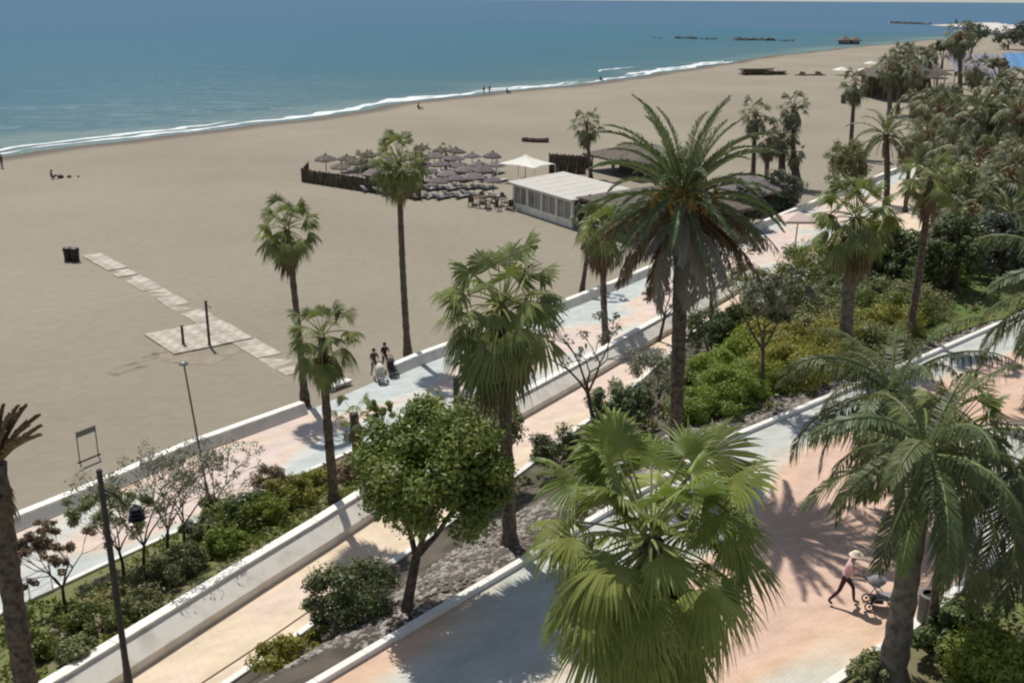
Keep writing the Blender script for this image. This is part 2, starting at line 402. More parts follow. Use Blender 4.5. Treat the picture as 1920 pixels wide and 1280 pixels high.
def sea_mat():
    m = bpy.data.materials.new('sea_water'); m.use_nodes = True; n = m.node_tree.nodes; l = m.node_tree.links
    b = n['Principled BSDF']; b.inputs['Roughness'].default_value = .28; b.inputs['Specular IOR Level'].default_value = .10
    b.inputs['IOR'].default_value = 1.33
    g = n.new('ShaderNodeNewGeometry'); at_ = n.new('ShaderNodeAttribute'); at_.attribute_name = 'depth'
    mp = n.new('ShaderNodeMapping'); mp.inputs['Rotation'].default_value = (0, 0, math.radians(-20)); mp.inputs['Scale'].default_value = (.004, .02, .01)
    l.new(g.outputs['Position'], mp.inputs[0])
    t = n.new('ShaderNodeTexNoise'); t.inputs['Scale'].default_value = 1; t.inputs['Detail'].default_value = 6; l.new(mp.outputs[0], t.inputs['Vector'])
    ad = n.new('ShaderNodeMath'); ad.operation = 'MULTIPLY_ADD'; ad.inputs[1].default_value = .45; ad.inputs[2].default_value = -.22
    l.new(t.outputs['Fac'], ad.inputs[0])
    s = n.new('ShaderNodeMath'); s.operation = 'ADD'; l.new(ad.outputs[0], s.inputs[0]); l.new(at_.outputs['Fac'], s.inputs[1])
    r = n.new('ShaderNodeValToRGB'); e = r.color_ramp.elements
    e[0].position = 0; e[0].color = (.15, .215, .215, 1); e[1].position = 1; e[1].color = (.080, .152, .232, 1)
    for p_, c_ in ((.08, (.085, .160, .185)), (.28, (.064, .150, .198)), (.55, (.066, .155, .218)), (.8, (.072, .152, .226))):
        x = e.new(p_); x.color = (*c_, 1)
    l.new(s.outputs[0], r.inputs[0]); l.new(r.outputs[0], b.inputs['Base Color'])
    mp2 = n.new('ShaderNodeMapping'); mp2.inputs['Rotation'].default_value = (0, 0, math.radians(-28)); mp2.inputs['Scale'].default_value = (.05, .28, .1)
    l.new(g.outputs['Position'], mp2.inputs[0])
    w_ = n.new('ShaderNodeTexNoise'); w_.inputs['Scale'].default_value = 1; w_.inputs['Detail'].default_value = 7; w_.inputs['Roughness'].default_value = .62
    l.new(mp2.outputs[0], w_.inputs['Vector'])
    bp = n.new('ShaderNodeBump'); bp.inputs['Strength'].default_value = .6; bp.inputs['Distance'].default_value = 1.8
    l.new(w_.outputs['Fac'], bp.inputs['Height'])
    df = n.new('ShaderNodeBsdfDiffuse'); gl = n.new('ShaderNodeBsdfGlossy'); gl.inputs['Roughness'].default_value = .22; mx = n.new('ShaderNodeMixShader'); mx.inputs[0].default_value = .045
    l.new(r.outputs[0], df.inputs[0]); l.new(bp.outputs[0], df.inputs['Normal']); l.new(bp.outputs[0], gl.inputs['Normal'])
    l.new(df.outputs[0], mx.inputs[1]); l.new(gl.outputs[0], mx.inputs[2]); l.new(mx.outputs[0], n['Material Output'].inputs[0])
    return m
M_sea = sea_mat()
V = []; dp = []
so_ = [(-6000, 1.25), (-2200, 1.15), (-1200, 1.0), (-600, .82), (-300, .62), (-150, .42), (-80, .28), (-40, .17), (-15, .08), (-4, .0), (30, 0)]
for i, p in enumerate(SHR):
    k = norm_in(i, SHR); far = Vector((-.55, .83, 0))
    for (d, q) in so_:
        q0 = p + k * max(d, -40) + (far * (-d - 40) * 1.0 if d < -40 else Vector((0, 0, 0)))
        V.append((q0.x, q0.y, -.12)); dp.append(q)
n = len(so_)
F = [(i * n + k, (i + 1) * n + k, (i + 1) * n + k + 1, i * n + k + 1)[::-1] for i in range(len(SHR) - 1) for k in range(n - 1)]
nv = len(V)
S = 45000
V += [(-S, -S, -.30), (S, -S, -.30), (S, S, -.30), (-S, S, -.30)]; dp += [1.0] * 4
F.append((nv, nv + 1, nv + 2, nv + 3))
sea = mesh_np('sea', V, F, M_sea); tag(sea, kind='structure')
a_ = sea.data.attributes.new('depth', 'FLOAT', 'POINT'); a_.data.foreach_set('value', np.array(dp, dtype=np.float32))

# foam along the water line
M_foam = mat('sea_foam', (.74, .77, .77), .9, noise=(.5, (.45, .54, .56), .45, .7, 8))
def foam_strip(name, i0, i1, off, width, seed, step=1.2, label='band of white surf'):
    r = random.Random(seed); P = resample(SHR[i0:i1], step); V = []
    ph = [r.uniform(0, 6) for _ in range(6)]
    for i, p in enumerate(P):
        k = norm_in(i, P); s = i * step
        e = min(1, i / 8, (len(P) - 1 - i) / 8)
        o1 = off + .5 * math.sin(s * .21 + ph[0]) + .35 * math.sin(s * .73 + ph[1]) + r.uniform(-.12, .12)
        wd = max(.02, width * e * (.75 + .35 * math.sin(s * .045 + ph[2]) + .3 * math.sin(s * .19 + ph[3]) + .2 * math.sin(s * .9 + ph[4])) + r.uniform(-.1, .1))
        a = p + k * o1; b = p + k * (o1 - wd); c = p + k * (o1 - wd * .5)
        V += [(a.x, a.y, -.05), (c.x, c.y, .05), (b.x, b.y, -.10)]
    F = []
    for i in range(len(P) - 1):
        F += [(i * 3, i * 3 + 1, i * 3 + 4, i * 3 + 3), (i * 3 + 1, i * 3 + 2, i * 3 + 5, i * 3 + 4)]
    return tag(mesh_np(name, V, F, M_foam, smooth=True), kind='stuff')
NS = len(SHR)
def near_i(x, y):
    p = at(x, y); return min(range(NS), key=lambda i: (SHR[i] - p).length)
foam_strip('surf', 0, near_i(1372, 113), .5, 2.7, 1)
foam_strip('surf', 0, near_i(420, 235), -2.5, 1.8, 2)
foam_strip('surf', near_i(260, 252), near_i(480, 228), -2.6, 2.6, 3)
foam_strip('surf', near_i(712, 196), near_i(905, 174), -1.5, 4.5, 4)
foam_strip('surf', near_i(905, 174), near_i(1110, 152), -2.0, 3.5, 5)
foam_strip('surf', near_i(1200, 141), near_i(1372, 113), -2.5, 4.5, 6)
foam_strip('surf', near_i(1235, 137), near_i(1290, 127), -15.0, 2.5, 7)

# low swell crests just off the beach
M_swell = mat('swell_crest', (.045, .12, .15), .3, noise=(.3, (.11, .22, .24), .45, .7), spec=.3)
def swell(px, py, px2, py2, wdt, seed):
    a = at(px, py, -.1); b = at(px2, py2, -.1); n_ = 30; V = []
    r = random.Random(seed); nn = Vector((-(b - a).y, (b - a).x, 0)).normalized()
    for i in range(n_ + 1):
        t = i / n_; p = a.lerp(b, t) + nn * (.9 * math.sin(t * 9 + seed)); e = math.sin(math.pi * t) ** .6
        V += [tuple(p - nn * wdt * e - Vector((0, 0, .02))), tuple(p + Vector((0, 0, .38 * e))), tuple(p + nn * wdt * 1.6 * e - Vector((0, 0, .02)))]
    F = []
    for i in range(n_):
        F += [(i * 3, i * 3 + 3, i * 3 + 4, i * 3 + 1), (i * 3 + 1, i * 3 + 4, i * 3 + 5, i * 3 + 2)]
    tag(mesh_np('swell', V, F, M_swell, smooth=True), kind='structure')
for s_ in [(-60, 205, 260, 198, 2.6, 1), (10, 222, 300, 213, 2.2, 2), (90, 238, 250, 232, 1.8, 3), (250, 205, 420, 206, 2.0, 4), (-80, 240, 60, 238, 2.0, 5), (330, 214, 520, 203, 1.6, 6)]: swell(*s_)

# headland and sand spit beyond the bay
def patch(name, px, z, m, kind='structure'):
    V = [tuple(at(x, y, z)) for x, y in px]
    o = mesh_np(name, V, [tuple(range(len(V)))], m); return tag(o, kind=kind)
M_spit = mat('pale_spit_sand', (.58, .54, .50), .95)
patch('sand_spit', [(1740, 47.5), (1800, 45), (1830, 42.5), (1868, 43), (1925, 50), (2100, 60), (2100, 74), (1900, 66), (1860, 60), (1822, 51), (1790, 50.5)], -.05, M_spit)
patch('foam_line', [(1664, 43.0), (1672, 41.4), (1690, 42.4), (1745, 44), (1745, 45.4), (1690, 44.2)], -.06, M_foam)
def rock_mesh(seed, n1=7, n2=5):
    r = random.Random(seed); V = []; F = []
    for j in range(n2):
        ph = math.pi * (j / (n2 - 1)) * .5
        for i in range(n1):
            th = 2 * math.pi * i / n1; q = .75 + r.uniform(0, .4)
            V.append((math.cos(th) * math.cos(ph) * q, math.sin(th) * math.cos(ph) * q, math.sin(ph) * q * .75 - .1))
    for j in range(n2 - 1):
        for i in range(n1): F.append((j * n1 + i, j * n1 + (i + 1) % n1, (j + 1) * n1 + (i + 1) % n1, (j + 1) * n1 + i))
    return V, F
ROCKS = []
for s_ in range(4):
    V, F = rock_mesh(s_); mb = MB().add(V, F); ROCKS.append(mb.mesh('rock', M_rock))
def breakwater(label, spans, group=None):
    p0 = at(*spans[0][:2]); root = thing('breakwater', label, 'breakwater', p0)
    for (x0, y0, x1, y1, n_, s_) in spans:
        for i in range(n_):
            p = at(x0 + (x1 - x0) * (i + rnd.uniform(-.3, .3)) / max(n_ - 1, 1), y0 + (y1 - y0) * i / max(n_ - 1, 1)) - p0
            link('rock', ROCKS[rnd.randrange(4)], root, (p.x, p.y + rnd.uniform(-3, 3), -.3), (0, 0, rnd.uniform(0, 6)), s_ * rnd.uniform(.6, 1.2))
breakwater('low line of dark rocks just breaking the sea off the far beach', [(1228, 71, 1240, 72, 4, 1.0), (1272, 72, 1302, 73, 9, 1.8), (1315, 73, 1345, 73.5, 8, 1.4), (1376, 75, 1444, 76, 18, 2.3), (1448, 76, 1484, 77, 8, 1.5)])
breakwater('thin dark mole on the horizon reaching towards the pale spit', [(1672, 43.2, 1742, 46.0, 30, 2.6)])

# ------------------------------------------------------------------ walls, promenades, garden beds
YA = rng(14, 60, 1.0) + rng(62, 120, 2) + rng(125, 400, 12)
strip('promenade', lambda Y: bw(Y) + .3, lambda Y: pe(Y), YA, 6, Z_PROM, Z_PROM, M_pave1)
# garden bed between promenade and retaining wall
YG = rng(14, 47.5, .5)
def ga_z(t, Y): return Z_PROM + .04 + (Z_RW - .25 - Z_PROM) * t ** 1.2
strip('garden_bed', lambda Y: pe(Y) + .18, lambda Y: rwb(Y) - RWT + .02, YG, 12, 0, 0, M_soil, noise=.03, zfun=ga_z)
strip('footpath', lambda Y: rwb(Y) - .1, lambda Y: pa(Y), YA, 4, Z_PATH, Z_PATH, M_path)
def gb_z(t, Y): return Z_PATH + .03 + (Z_NEAR - Z_PATH - .02) * smooth(min(1, t * 1.15)) 
strip('garden_slope', lambda Y: pa(Y) + .15, lambda Y: kbx(Y) - .1, rng(14, 70, .7) + rng(72, 130, 2) + rng(140, 400, 20), 14, 0, 0, M_soil2, noise=.04, zfun=gb_z)
strip('upper_promenade', lambda Y: kbx(Y) + .1, lambda Y: max(nr(Y), kbx(Y) + 10), YA, 8, Z_NEAR, Z_NEAR, M_pave2)
strip('upper_garden', lambda Y: max(nr(Y), kbx(Y) + 10) + .1, lambda Y: max(nr(Y), kbx(Y) + 10) + 60, YA, 12, 0, 0, M_soil, noise=.02, zfun=lambda t, Y: Z_NEAR + .05)

def wall_run(fx, Ys, z0, h, t, name, mats, capover=.03, capt=.08, parent=None, label=None, cat='wall', piece=2.4, batter=(.25, .38)):
    """straight pieces of wall with a cap; fx gives the seaward face; body and each cap stone are parts"""
    P = [Vector((fx(Y), Y, 0)) for Y in Ys]
    root = thing(name, label, cat, (P[0].x, P[0].y, z0)) if parent is None else parent
    o = P[0].copy(); V = []; N = []
    for i in range(len(P)):
        d = (P[min(i + 1, len(P) - 1)] - P[max(i - 1, 0)]).normalized(); N.append(Vector((d.y, -d.x, 0)))
    prof = [(0, -.6), (0, h - capt), (t, h - capt), (t + batter[0], batter[1]), (t + batter[0], -.6)]
    for p, nn in zip(P, N):
        for (a, z) in prof: q = p - o + nn * a; V.append((q.x, q.y, z))
    F = []
    for i in range(len(P) - 1):
        for k in range(4): F.append((i * 5 + k, i * 5 + k + 1, (i + 1) * 5 + k + 1, (i + 1) * 5 + k))
    F += [(0, 4, 3, 2, 1), tuple((len(P) - 1) * 5 + k for k in range(5))]
    mesh_np('wall_body', V, F, mats[0], root)
    # cap stones
    Q = resample(P, piece)
    for a, b in zip(Q[:-1], Q[1:]):
        d = (b - a); L = d.length
        if L < .2: continue
        dn = d.normalized(); nn = Vector((dn.y, -dn.x, 0)); mid = (a + b) / 2 - o + nn * (t / 2)
        key = (name, round(L, 2), round(t, 2))
        if key not in CAPM: CAPM[key] = MB().box((0, 0, 0), (L - .015, t + 2 * capover, capt)).mesh('cap_stone', mats[1])
        link('cap_stone', CAPM[key], root, (mid.x, mid.y, h - capt / 2 + rnd.uniform(-.004, .004)), (0, 0, math.atan2(d.y, d.x)))
    return root
CAPM = {}
# beach wall: two runs, with the opening to the sand between them
yg0 = at(575, 770, .3).y; yg1 = at(757, 700, .3).y
wall_run(bw, [Y for Y in rng(14, yg0, 1.5)] + [yg0], 0, .82, .32, 'beach_wall', [M_render, M_capw], label='long low white wall between the open sand and the left half of the promenade')
wall_run(bw, [yg1] + [Y for Y in rng(yg1 + 1.5, 66, 1.5)] + rng(70, 400, 6), 0, .82, .32, 'beach_wall', [M_render, M_capw], label='white beach wall running off behind the palms right of the opening to the sand', piece=3.2)
wall_run(lambda Y: rwb(Y) - RWT, rng(14, 68, 1.5), Z_PATH, Z_RW - Z_PATH, .3, 'retaining_wall', [M_render, M_capw], label='thick cream retaining wall climbing diagonally between the planted bed and the footpath', piece=3.0, batter=(.62, .30))
def kerb(fx, Ys, z, h, t, label, piece=1.2):
    P = [Vector((fx(Y), Y, z)) for Y in Ys]; root = thing('kerb', label, 'kerb', P[0]); o = P[0]
    Q = resample(P, piece); me = None; cnt = 0; rest = MB()
    for a, b in zip(Q[:-1], Q[1:]):
        d = b - a; mid = (a + b) / 2 - o
        if d.length < .2: continue
        if cnt < 60:
            k = MB().box((0, 0, 0), (d.length - .012, t, h + .4)).mesh('kerb_stone', M_white)
            link('kerb_stone', k, root, (mid.x, mid.y, h / 2 - .2), (0, 0, math.atan2(d.y, d.x))); cnt += 1
        else: rest.box((mid.x, mid.y, h / 2 - .2), (d.length - .012, t, h + .4), math.atan2(d.y, d.x))
    if rest.v: tag(rest.build('distant_kerb_stones', M_white, root), kind='stuff')
kerb(lambda Y: kbx(Y), rng(16, 80, 1.2), Z_NEAR, .16, .22, 'white kerb along the planted side of the upper promenade')
kerb(lambda Y: nr(Y), rng(16, 33, 1.2), Z_NEAR, .16, .26, 'pale yellowish kerb in front of the dark bed at lower right')
kerb(lambda Y: pe(Y) + .08, rng(14, 43, 1.2), Z_PROM, .14, .2, 'thin white edging between the beach promenade and the planted bed')
kerb(lambda Y: pa(Y) + .05, rng(14, 60, 1.2), Z_PATH, .12, .22, 'low pale edging along the near side of the pink footpath')
# lawn at the right
def sheet_px(name, px, z, m, dz=.01):
    V = [tuple(at(x, y, z)) for x, y in px]; return tag(mesh_np(name, V, [tuple(range(len(V)))], m), kind='structure')
sheet_px('lawn', [(1640, 560), (1800, 500), (1900, 480), (2000, 470), (2000, 575), (1860, 600), (1740, 640)], Z_NEAR + .12, M_lawn)

# ------------------------------------------------------------------ foliage
def leaf_cloud(clumps, per, size, seed, flat=.0):
    """clumps: (x,y,z,r); leaves spread on/in each clump"""
    R = np.random.default_rng(seed); n = len(clumps) * per
    c = np.repeat(np.array([k[:3] for k in clumps]), per, axis=0); r = np.repeat(np.array([k[3] for k in clumps]), per)
    d = R.normal(size=(n, 3)); d /= np.linalg.norm(d, axis=1)[:, None]
    rad = r * (R.random(n) ** .45) * R.uniform(.8, 1.12, n)
    P = c + d * rad[:, None] * np.array([1, 1, .85])
    nrm = d + R.normal(size=(n, 3)) * .7 + np.array([0, 0, .5]); nrm /= np.linalg.norm(nrm, axis=1)[:, None]
    t = np.cross(nrm, R.normal(size=(n, 3))); t /= np.linalg.norm(t, axis=1)[:, None]; b = np.cross(nrm, t)
    s = size * R.uniform(.6, 1.35, n)[:, None]
    V = np.stack([P - t * s, P + b * s * .42 - t * s * .1 + nrm * s * .08, P + t * s, P - b * s * .42 - t * s * .1 + nrm * s * .08], axis=1).reshape(-1, 3)
    F = np.arange(n * 4, dtype=np.int32).reshape(-1, 4)
    return V, F
def clumps_ellipsoid(c, r, n, cr, seed, shell=.75, zmin=-.6):
    R = random.Random(seed); out = []
    while len(out) < n:
        v = Vector((R.gauss(0, 1), R.gauss(0, 1), R.gauss(0, 1))).normalized()
        if v.z < zmin: continue
        q = R.uniform(shell, 1.0) if R.random() < .8 else R.uniform(.2, shell)
        q *= 1 + .13 * math.sin(v.x * 5 + seed) * math.cos(v.y * 4 + v.z * 3 + seed)
        out.append((c[0] + v.x * r[0] * q, c[1] + v.y * r[1] * q, c[2] + v.z * r[2] * q, cr * R.uniform(.6, 1.3)))
    return out
def bush(label, base, r, h, m, size=.09, n=26, per=110, seed=1, name='shrub', group=None, cat='shrub', stems=True):
    root = thing(name, label, cat, base, 0, group)
    cl = clumps_ellipsoid((0, 0, h * .52), (r, r, h * .5), n, r * .32, seed, zmin=-.75)
    V, F = leaf_cloud(cl, int(per * 1.7), size * .78, seed); mesh_np('foliage', V, F, m, root)
    if stems:
        mb = MB(); R = random.Random(seed)
        for k in range(5):
            a = R.uniform(0, 6.3); mb.tube([(0, 0, -.1), (math.cos(a) * r * .25, math.sin(a) * r * .25, h * .35), (math.cos(a) * r * .5, math.sin(a) * r * .5, h * .7)], [.04, .025, .01], 5)
        mb.build('stem', M_bark, root)
    return root
def branch_tubes(mb, p, d, L, r, depth, R, ends, spread=.6, n=6):
    q = p + d * L * .5 + Vector((R.uniform(-1, 1), R.uniform(-1, 1), 0)) * L * .06
    e = p + d * L
    mb.tube([p, q, e], [r, r * .85, r * .68], n, cap=False)
    if depth == 0: ends.append(e); return
    for k in range(R.choice((2, 3))):
        nd = (d + Vector((R.gauss(0, 1), R.gauss(0, 1), R.gauss(0, .5))) * spread).normalized()
        if nd.z < .05: nd.z = .1
        branch_tubes(mb, e, nd.normalized(), L * R.uniform(.6, .85), r * .62, depth - 1, R, ends, spread, max(4, n - 1))
def tree(label, base, hubz, crown_r, m, seed=1, tr=.12, size=.09, n=60, per=110, group=None, lean=(0, 0), barkm=None, sparse=False, flat=.8, name='tree', depth=2, fork=.5, zmin=-.45):
    base = Vector(base); root = thing(name, label, 'tree', base, 0, group); R = random.Random(seed)
    h = hubz - base.z; mb = MB(); ends = []
    fk = Vector((lean[0] * fork, lean[1] * fork, h * fork))
    mb.tube([(0, 0, -.2), fk * .5 + Vector((R.uniform(-.05, .05), R.uniform(-.05, .05), 0)), fk], [tr * 1.25, tr, tr * .85], 9)
    for k in range(4):
        a = k * 1.57 + R.uniform(-.4, .4); d = Vector((math.cos(a) * .6 + lean[0] / h, math.sin(a) * .6 + lean[1] / h, 1)).normalized()
        branch_tubes(mb, fk, d, h * (1 - fork) * .55 + crown_r * .1, tr * .6, depth, R, ends, .45)
    mb.build('trunk', barkm or M_bark, root, smooth=True)
    c = (lean[0], lean[1], h)
    if sparse: cl = [(e.x, e.y, e.z, crown_r * .2) for e in ends]
    else: cl = clumps_ellipsoid(c, (crown_r, crown_r, crown_r * flat), n, crown_r * .30, seed, zmin=zmin) + [(e.x, e.y, e.z, crown_r * .22) for e in ends[:16]]
    V, F = leaf_cloud(cl, per, size, seed); mesh_np('crown', V, F, m, root)
    return root

# ------------------------------------------------------------------ palms
def fan_frond(elev, Lp, R, nseg, spread, droop, seed, bend=.5, mats=None, wav=.05, fuse=.62, fold=-.30):
    r = random.Random(seed); mb = MB(); P = [Vector((0, 0, 0))]; a = elev; N = 5
    for i in range(N):
        a -= bend / N; P.append(P[-1] + Vector((math.cos(a), 0, math.sin(a))) * Lp / N)
    mb.tube(P, [.035, .03, .024, .02, .018, .014], 4, 1, cap=False)
    d = Vector((math.cos(a), 0, math.sin(a))); up = Vector((-math.sin(a), 0, math.cos(a))); Y = Vector((0, 1, 0)); hub = P[-1]
    da = spread / nseg; rings = (.03, .35, .65, .85, 1.0)
    for i in range(nseg):
        t = -spread / 2 + da * (i + .5); Li = R * (.78 + .22 * math.cos(t * .6)) * r.uniform(.92, 1.06)
        s = d * math.cos(t) + Y * math.sin(t); side = (Y * math.cos(t) - d * math.sin(t)); dr = droop * r.uniform(.6, 1.5); V = []
        for q in rings:
            wd = Li * q * math.tan(da / 2) * 1.1 if q <= fuse else Li * fuse * math.tan(da / 2) * (1 - q) / (1 - fuse) * 1.25 + .002
            p = hub + s * Li * q * (1 - .15 * dr * q) + up * (Li * fold * math.sin(min(1, q / .8) * 1.57) * (abs(math.sin(t)) ** 1.3 - .15)) 
            p.z -= dr * Li * max(0, q - .25) ** 2 * 1.1
            p += side * wav * Li * r.uniform(-.3, .3) * max(0, q - .5)
            V += [p - side * wd - up * wd * .45, p + up * wd * .25, p + side * wd - up * wd * .45]
        F = []
        for k in range(len(rings) - 1):
            F += [(k * 3, k * 3 + 1, k * 3 + 4, k * 3 + 3), (k * 3 + 1, k * 3 + 2, k * 3 + 5, k * 3 + 4)]
        mb.add(V, F, 0)
    return mb
def pin_frond(elev, L, npair, Ll, arc, seed, drp=.3, wid=.03, vee=.35, ang=55, mats=None, rz0=.1):
    r = random.Random(seed); mb = MB(); N = 10; P = [Vector((0, 0, 0))]; D = []; a = elev; sw = r.uniform(-.12, .12)
    for i in range(N):
        D.append(a); a -= arc / N * (.4 + 1.2 * i / N); P.append(P[-1] + Vector((math.cos(a), sw * i / N, math.sin(a))) * L / N)
    mb.tube(P, [.045 * (1 - .85 * i / N) + .004 for i in range(N + 1)], 4, 1, cap=False)
    for i in range(npair):
        t = rz0 + (1 - rz0) * (i + .5) / npair; f = t * N; k = min(int(f), N - 1); p = P[k].lerp(P[k + 1], f - k)
        d = (P[k + 1] - P[k]).normalized(); Y = Vector((0, 1, 0)); up = Y.cross(d) * -1
        if up.z < 0 and abs(d.z) < .9: up = -up
        prof = Ll * (math.sin(math.pi * min(1, .18 + t * .78)) ** .6)
        for sgn in (-1, 1):
            an = math.radians(ang * (1 - .35 * t) + r.uniform(-9, 9)); vv = vee + r.uniform(-.2, .2)
            s = (d * math.cos(an) + Y * sgn * math.sin(an) + up * vv).normalized(); L_ = prof * r.uniform(.85, 1.1)
            w_ = d.cross(s).cross(s).normalized() * wid
            p1 = p + s * L_ * .55; p1.z -= drp * L_ * .28; p2 = p + s * L_ * (1 - .2 * drp); p2.z -= drp * L_ * r.uniform(.8, 1.15)
            mb.add([p - w_ * .6, p + w_ * .6, p1 + w_, p1 - w_, p2], [(0, 1, 2, 3), (3, 2, 4)], 0)
    return mb
LIB = {}
def fan_lib(key, mats, nseg, R, Lp, droop=.55, spread=4.0, nv=2, bend=.5, fold=-.32):
    if key in LIB: return LIB[key]
    out = []
    for e in (80, 55, 30, 5, -22, -50):
        for v in range(nv):
            out.append((e, fan_frond(math.radians(e), Lp, R, nseg, spread, droop * (1.5 if e < 0 else .65 if e > 40 else 1.0), e * 3 + v + 500, bend * (.55 if e > 40 else 1), fold=fold * (1 + .35 * ((v + e) % 3 - 1)), fuse=(.58, .44, .64)[v % 3]).mesh('frond', mats)))
    LIB[key] = out; return out
def dead_lib(key, mats, nseg, R, Lp):
    if key in LIB: return LIB[key]
    out = [(e, fan_frond(math.radians(e), Lp, R, nseg, 2.2, 1.6, e * 7 + v, .35).mesh('dead_frond', mats)) for e in (-45, -68, -80) for v in range(2)]
    LIB[key] = out; return out
def pin_lib(key, mats, L, npair, Ll, arc, drp, wid, vee=.35, ang=55, es=(80, 55, 30, 5, -22, -50), nv=2):
    if key in LIB: return LIB[key]
    out = [(e, pin_frond(math.radians(e), L, npair, Ll, arc * (.75 if e > 60 or e < -10 else 1), e * 5 + v + 99, drp, wid, vee, ang).mesh('frond', mats)) for e in es for v in range(nv)]
    LIB[key] = out; return out
def palm(label, base, hub, lib, n, r0, r1, scale=1.0, emax=82, emin=-45, dead=None, ndead=0, seed=1, group=None, name='fan_palm', trunkm=None, seg=10, boots=0, deadscale=1.0, ecurve=1.0, azoff=0, stalks=0, azfun=None, cat='palm tree'):
    base = Vector(base); hub = Vector(hub); R = random.Random(seed)
    root = thing(name, label, cat, base, 0, group); h = hub - base; mb = MB(); P = []; RR = []
    N = max(6, int(h.length / .35)); side = Vector((R.uniform(-.1, .1), R.uniform(-.1, .1), 0)) * h.length * .12
    for i in range(N + 1):
        t = i / N; P.append(h * t + side * math.sin(math.pi * t)); q = r0 + (r1 - r0) * t + r0 * .45 * max(0, 1 - t * 9)
        RR.append(q * (1 + (.06 if i % 2 else -.05) + R.uniform(-.03, .03)))
    P[0] = Vector((0, 0, -.25)) + P[0]
    mb.tube(P, RR, seg)
    mb.build('trunk', trunkm or M_trunk, root, smooth=True)
    ga = 2.39996
    for i in range(n):
        t = (i + .5) / n; e = emax + (emin - emax) * t ** ecurve + R.uniform(-9, 9); az = i * ga + azoff + R.uniform(-.2, .2)
        if azfun: az = azfun(i, az)
        cand = sorted(lib, key=lambda q: abs(q[0] - e) + R.random())[:2]; me = cand[R.randrange(2)]
        s = scale * R.uniform(.82, 1.12)
        link('frond', me[1], root, h + Vector((math.cos(az) * r1 * .5, math.sin(az) * r1 * .5, R.uniform(-.12, .12) + .22 * (e / 80))), (R.uniform(-.25, .25), -math.radians(e - me[0]), az), s)
    for i in range(ndead):
        az = i * ga * 1.1 + R.uniform(-.2, .2); me = dead[R.randrange(len(dead))][1]
        link('dead_frond', me, root, h + Vector((math.cos(az) * r1 * .8, math.sin(az) * r1 * .8, -.25 - R.uniform(0, .5) * deadscale)), (R.uniform(-.2, .2), R.uniform(-.12, .12), az), deadscale * R.uniform(.75, 1.1))
    if stalks:
        for i in range(stalks):
            az = i * ga; e = R.uniform(.15, 1.1); L = R.uniform(.7, 1.3); q = Vector((math.cos(az), math.sin(az), 0)); s = MB()
            a = q * .15; b = q * L * .55 * math.cos(e) + Vector((0, 0, L * .7 * math.sin(e) + .1)); c = q * L * math.cos(e) * 1.1 + Vector((0, 0, L * .45 * math.sin(e) - .1))
            s.tube([a, b, c], [.05, .03, .02], 5)
            for k in range(12):
                w_ = c + Vector((R.gauss(0, .12), R.gauss(0, .12), -R.uniform(.1, .45))); s.tube([c, w_], [.012, .02], 4)
            s.build('fruit_stalk', M_dates, root, loc=h + Vector((0, 0, .1)))
    return root
FM = [M_fan, M_pet]; FG = [M_fan_grey, M_petb]; DM = [M_dead, M_petb]; DG = [M_deadg, M_deadg]
near_lib = fan_lib('near', [M_fan_near, M_pet], 42, .90, 1.15, .75, 3.8, 3, fold=-.2)
mid_lib = fan_lib('mid', FM, 20, .80, 1.1, .7, 3.6, 3)
low_lib = fan_lib('low', FG, 12, .78, 1.05, .8, 3.6)
lowg_lib = fan_lib('lowgreen', FM, 13, 1.0, .9, .8, 4.2)
near_dead = dead_lib('ndead', DM, 16, .95, .7)
mid_dead = dead_lib('mdead', DM, 9, .85, .5)
grey_dead = dead_lib('gdead', DG, 9, .85, .5)
date_lib = pin_lib('date', [M_date, M_pet], 4.0, 84, .52, 1.1, .3, .017, .45, 36)
dated_lib = pin_lib('dated', [mat('old_frond_olive_grey', (.19, .185, .14), .9, noise=(1.5, (.27, .25, .20), .35, .65), objvar=.3, trans=.1), M_petb], 3.4, 44, .55, .9, .7, .03, .0, 50, es=(-5, -22, -42, -62))
dater_lib = pin_lib('dater', DM, 3.4, 34, .45, .9, .8, .03, .0, 50, es=(-5, -30, -55))
datef_lib = pin_lib('datef', [M_queen, M_pet], 4.0, 20, .6, 1.3, .3, .06, .3, 45)
queen_lib = pin_lib('queen', [M_queen, M_queenl], 3.3, 62, .66, 1.45, .95, .019, .2, 60, nv=3)
queeny_lib = pin_lib('queeny', [M_queenl, M_pet], 3.0, 50, .6, 1.3, .9, .026, .1, 60, es=(-22, -50))

def P2(b, z, hub, *a, **k):
    B = at(*b, z); return B, top(B, *hub)
def fp(label, bpx, bz, hpx, rpx, lib, n, tw, **k):
    """fan palm from base pixel, base height, hub pixel, crown radius in px, trunk width in px"""
    B = at(*bpx, bz); Hb = top(B, *hpx); m = mpp(Hb); Rm = rpx * m
    return palm(label, B, Hb, lib, n, tw * mpp(B) * .5, tw * m * .38, scale=Rm / 1.9, deadscale=k.pop('ds', Rm / 1.9), **k)
G_b = 'fan palms standing along the beach wall'
fp('tall slim fan palm alone on the sand beside the wall opening', (765, 668), 0, (748, 303), 62, mid_lib, 42, 13, seed=3, emin=-62, dead=mid_dead, ndead=14, name='fan_palm')
fp('fan palm with small brownish crown left of the opening in the beach wall', (572, 752), .2, (538, 430), 66, mid_lib, 38, 14, seed=5, emin=-60, dead=mid_dead, ndead=16)
fp('short fan palm with arching drooping leaves in the bed behind the cream wall', (628, 950), 1.3, (603, 632), 84, mid_lib, 30, 19, seed=8, emin=-55, dead=mid_dead, ndead=8)
fp('stunted young fan palm with thick stump beside the round green tree', (676, 890), .9, (663, 775), 44, mid_lib, 16, 22, seed=9, emin=-70, dead=mid_dead, ndead=6)
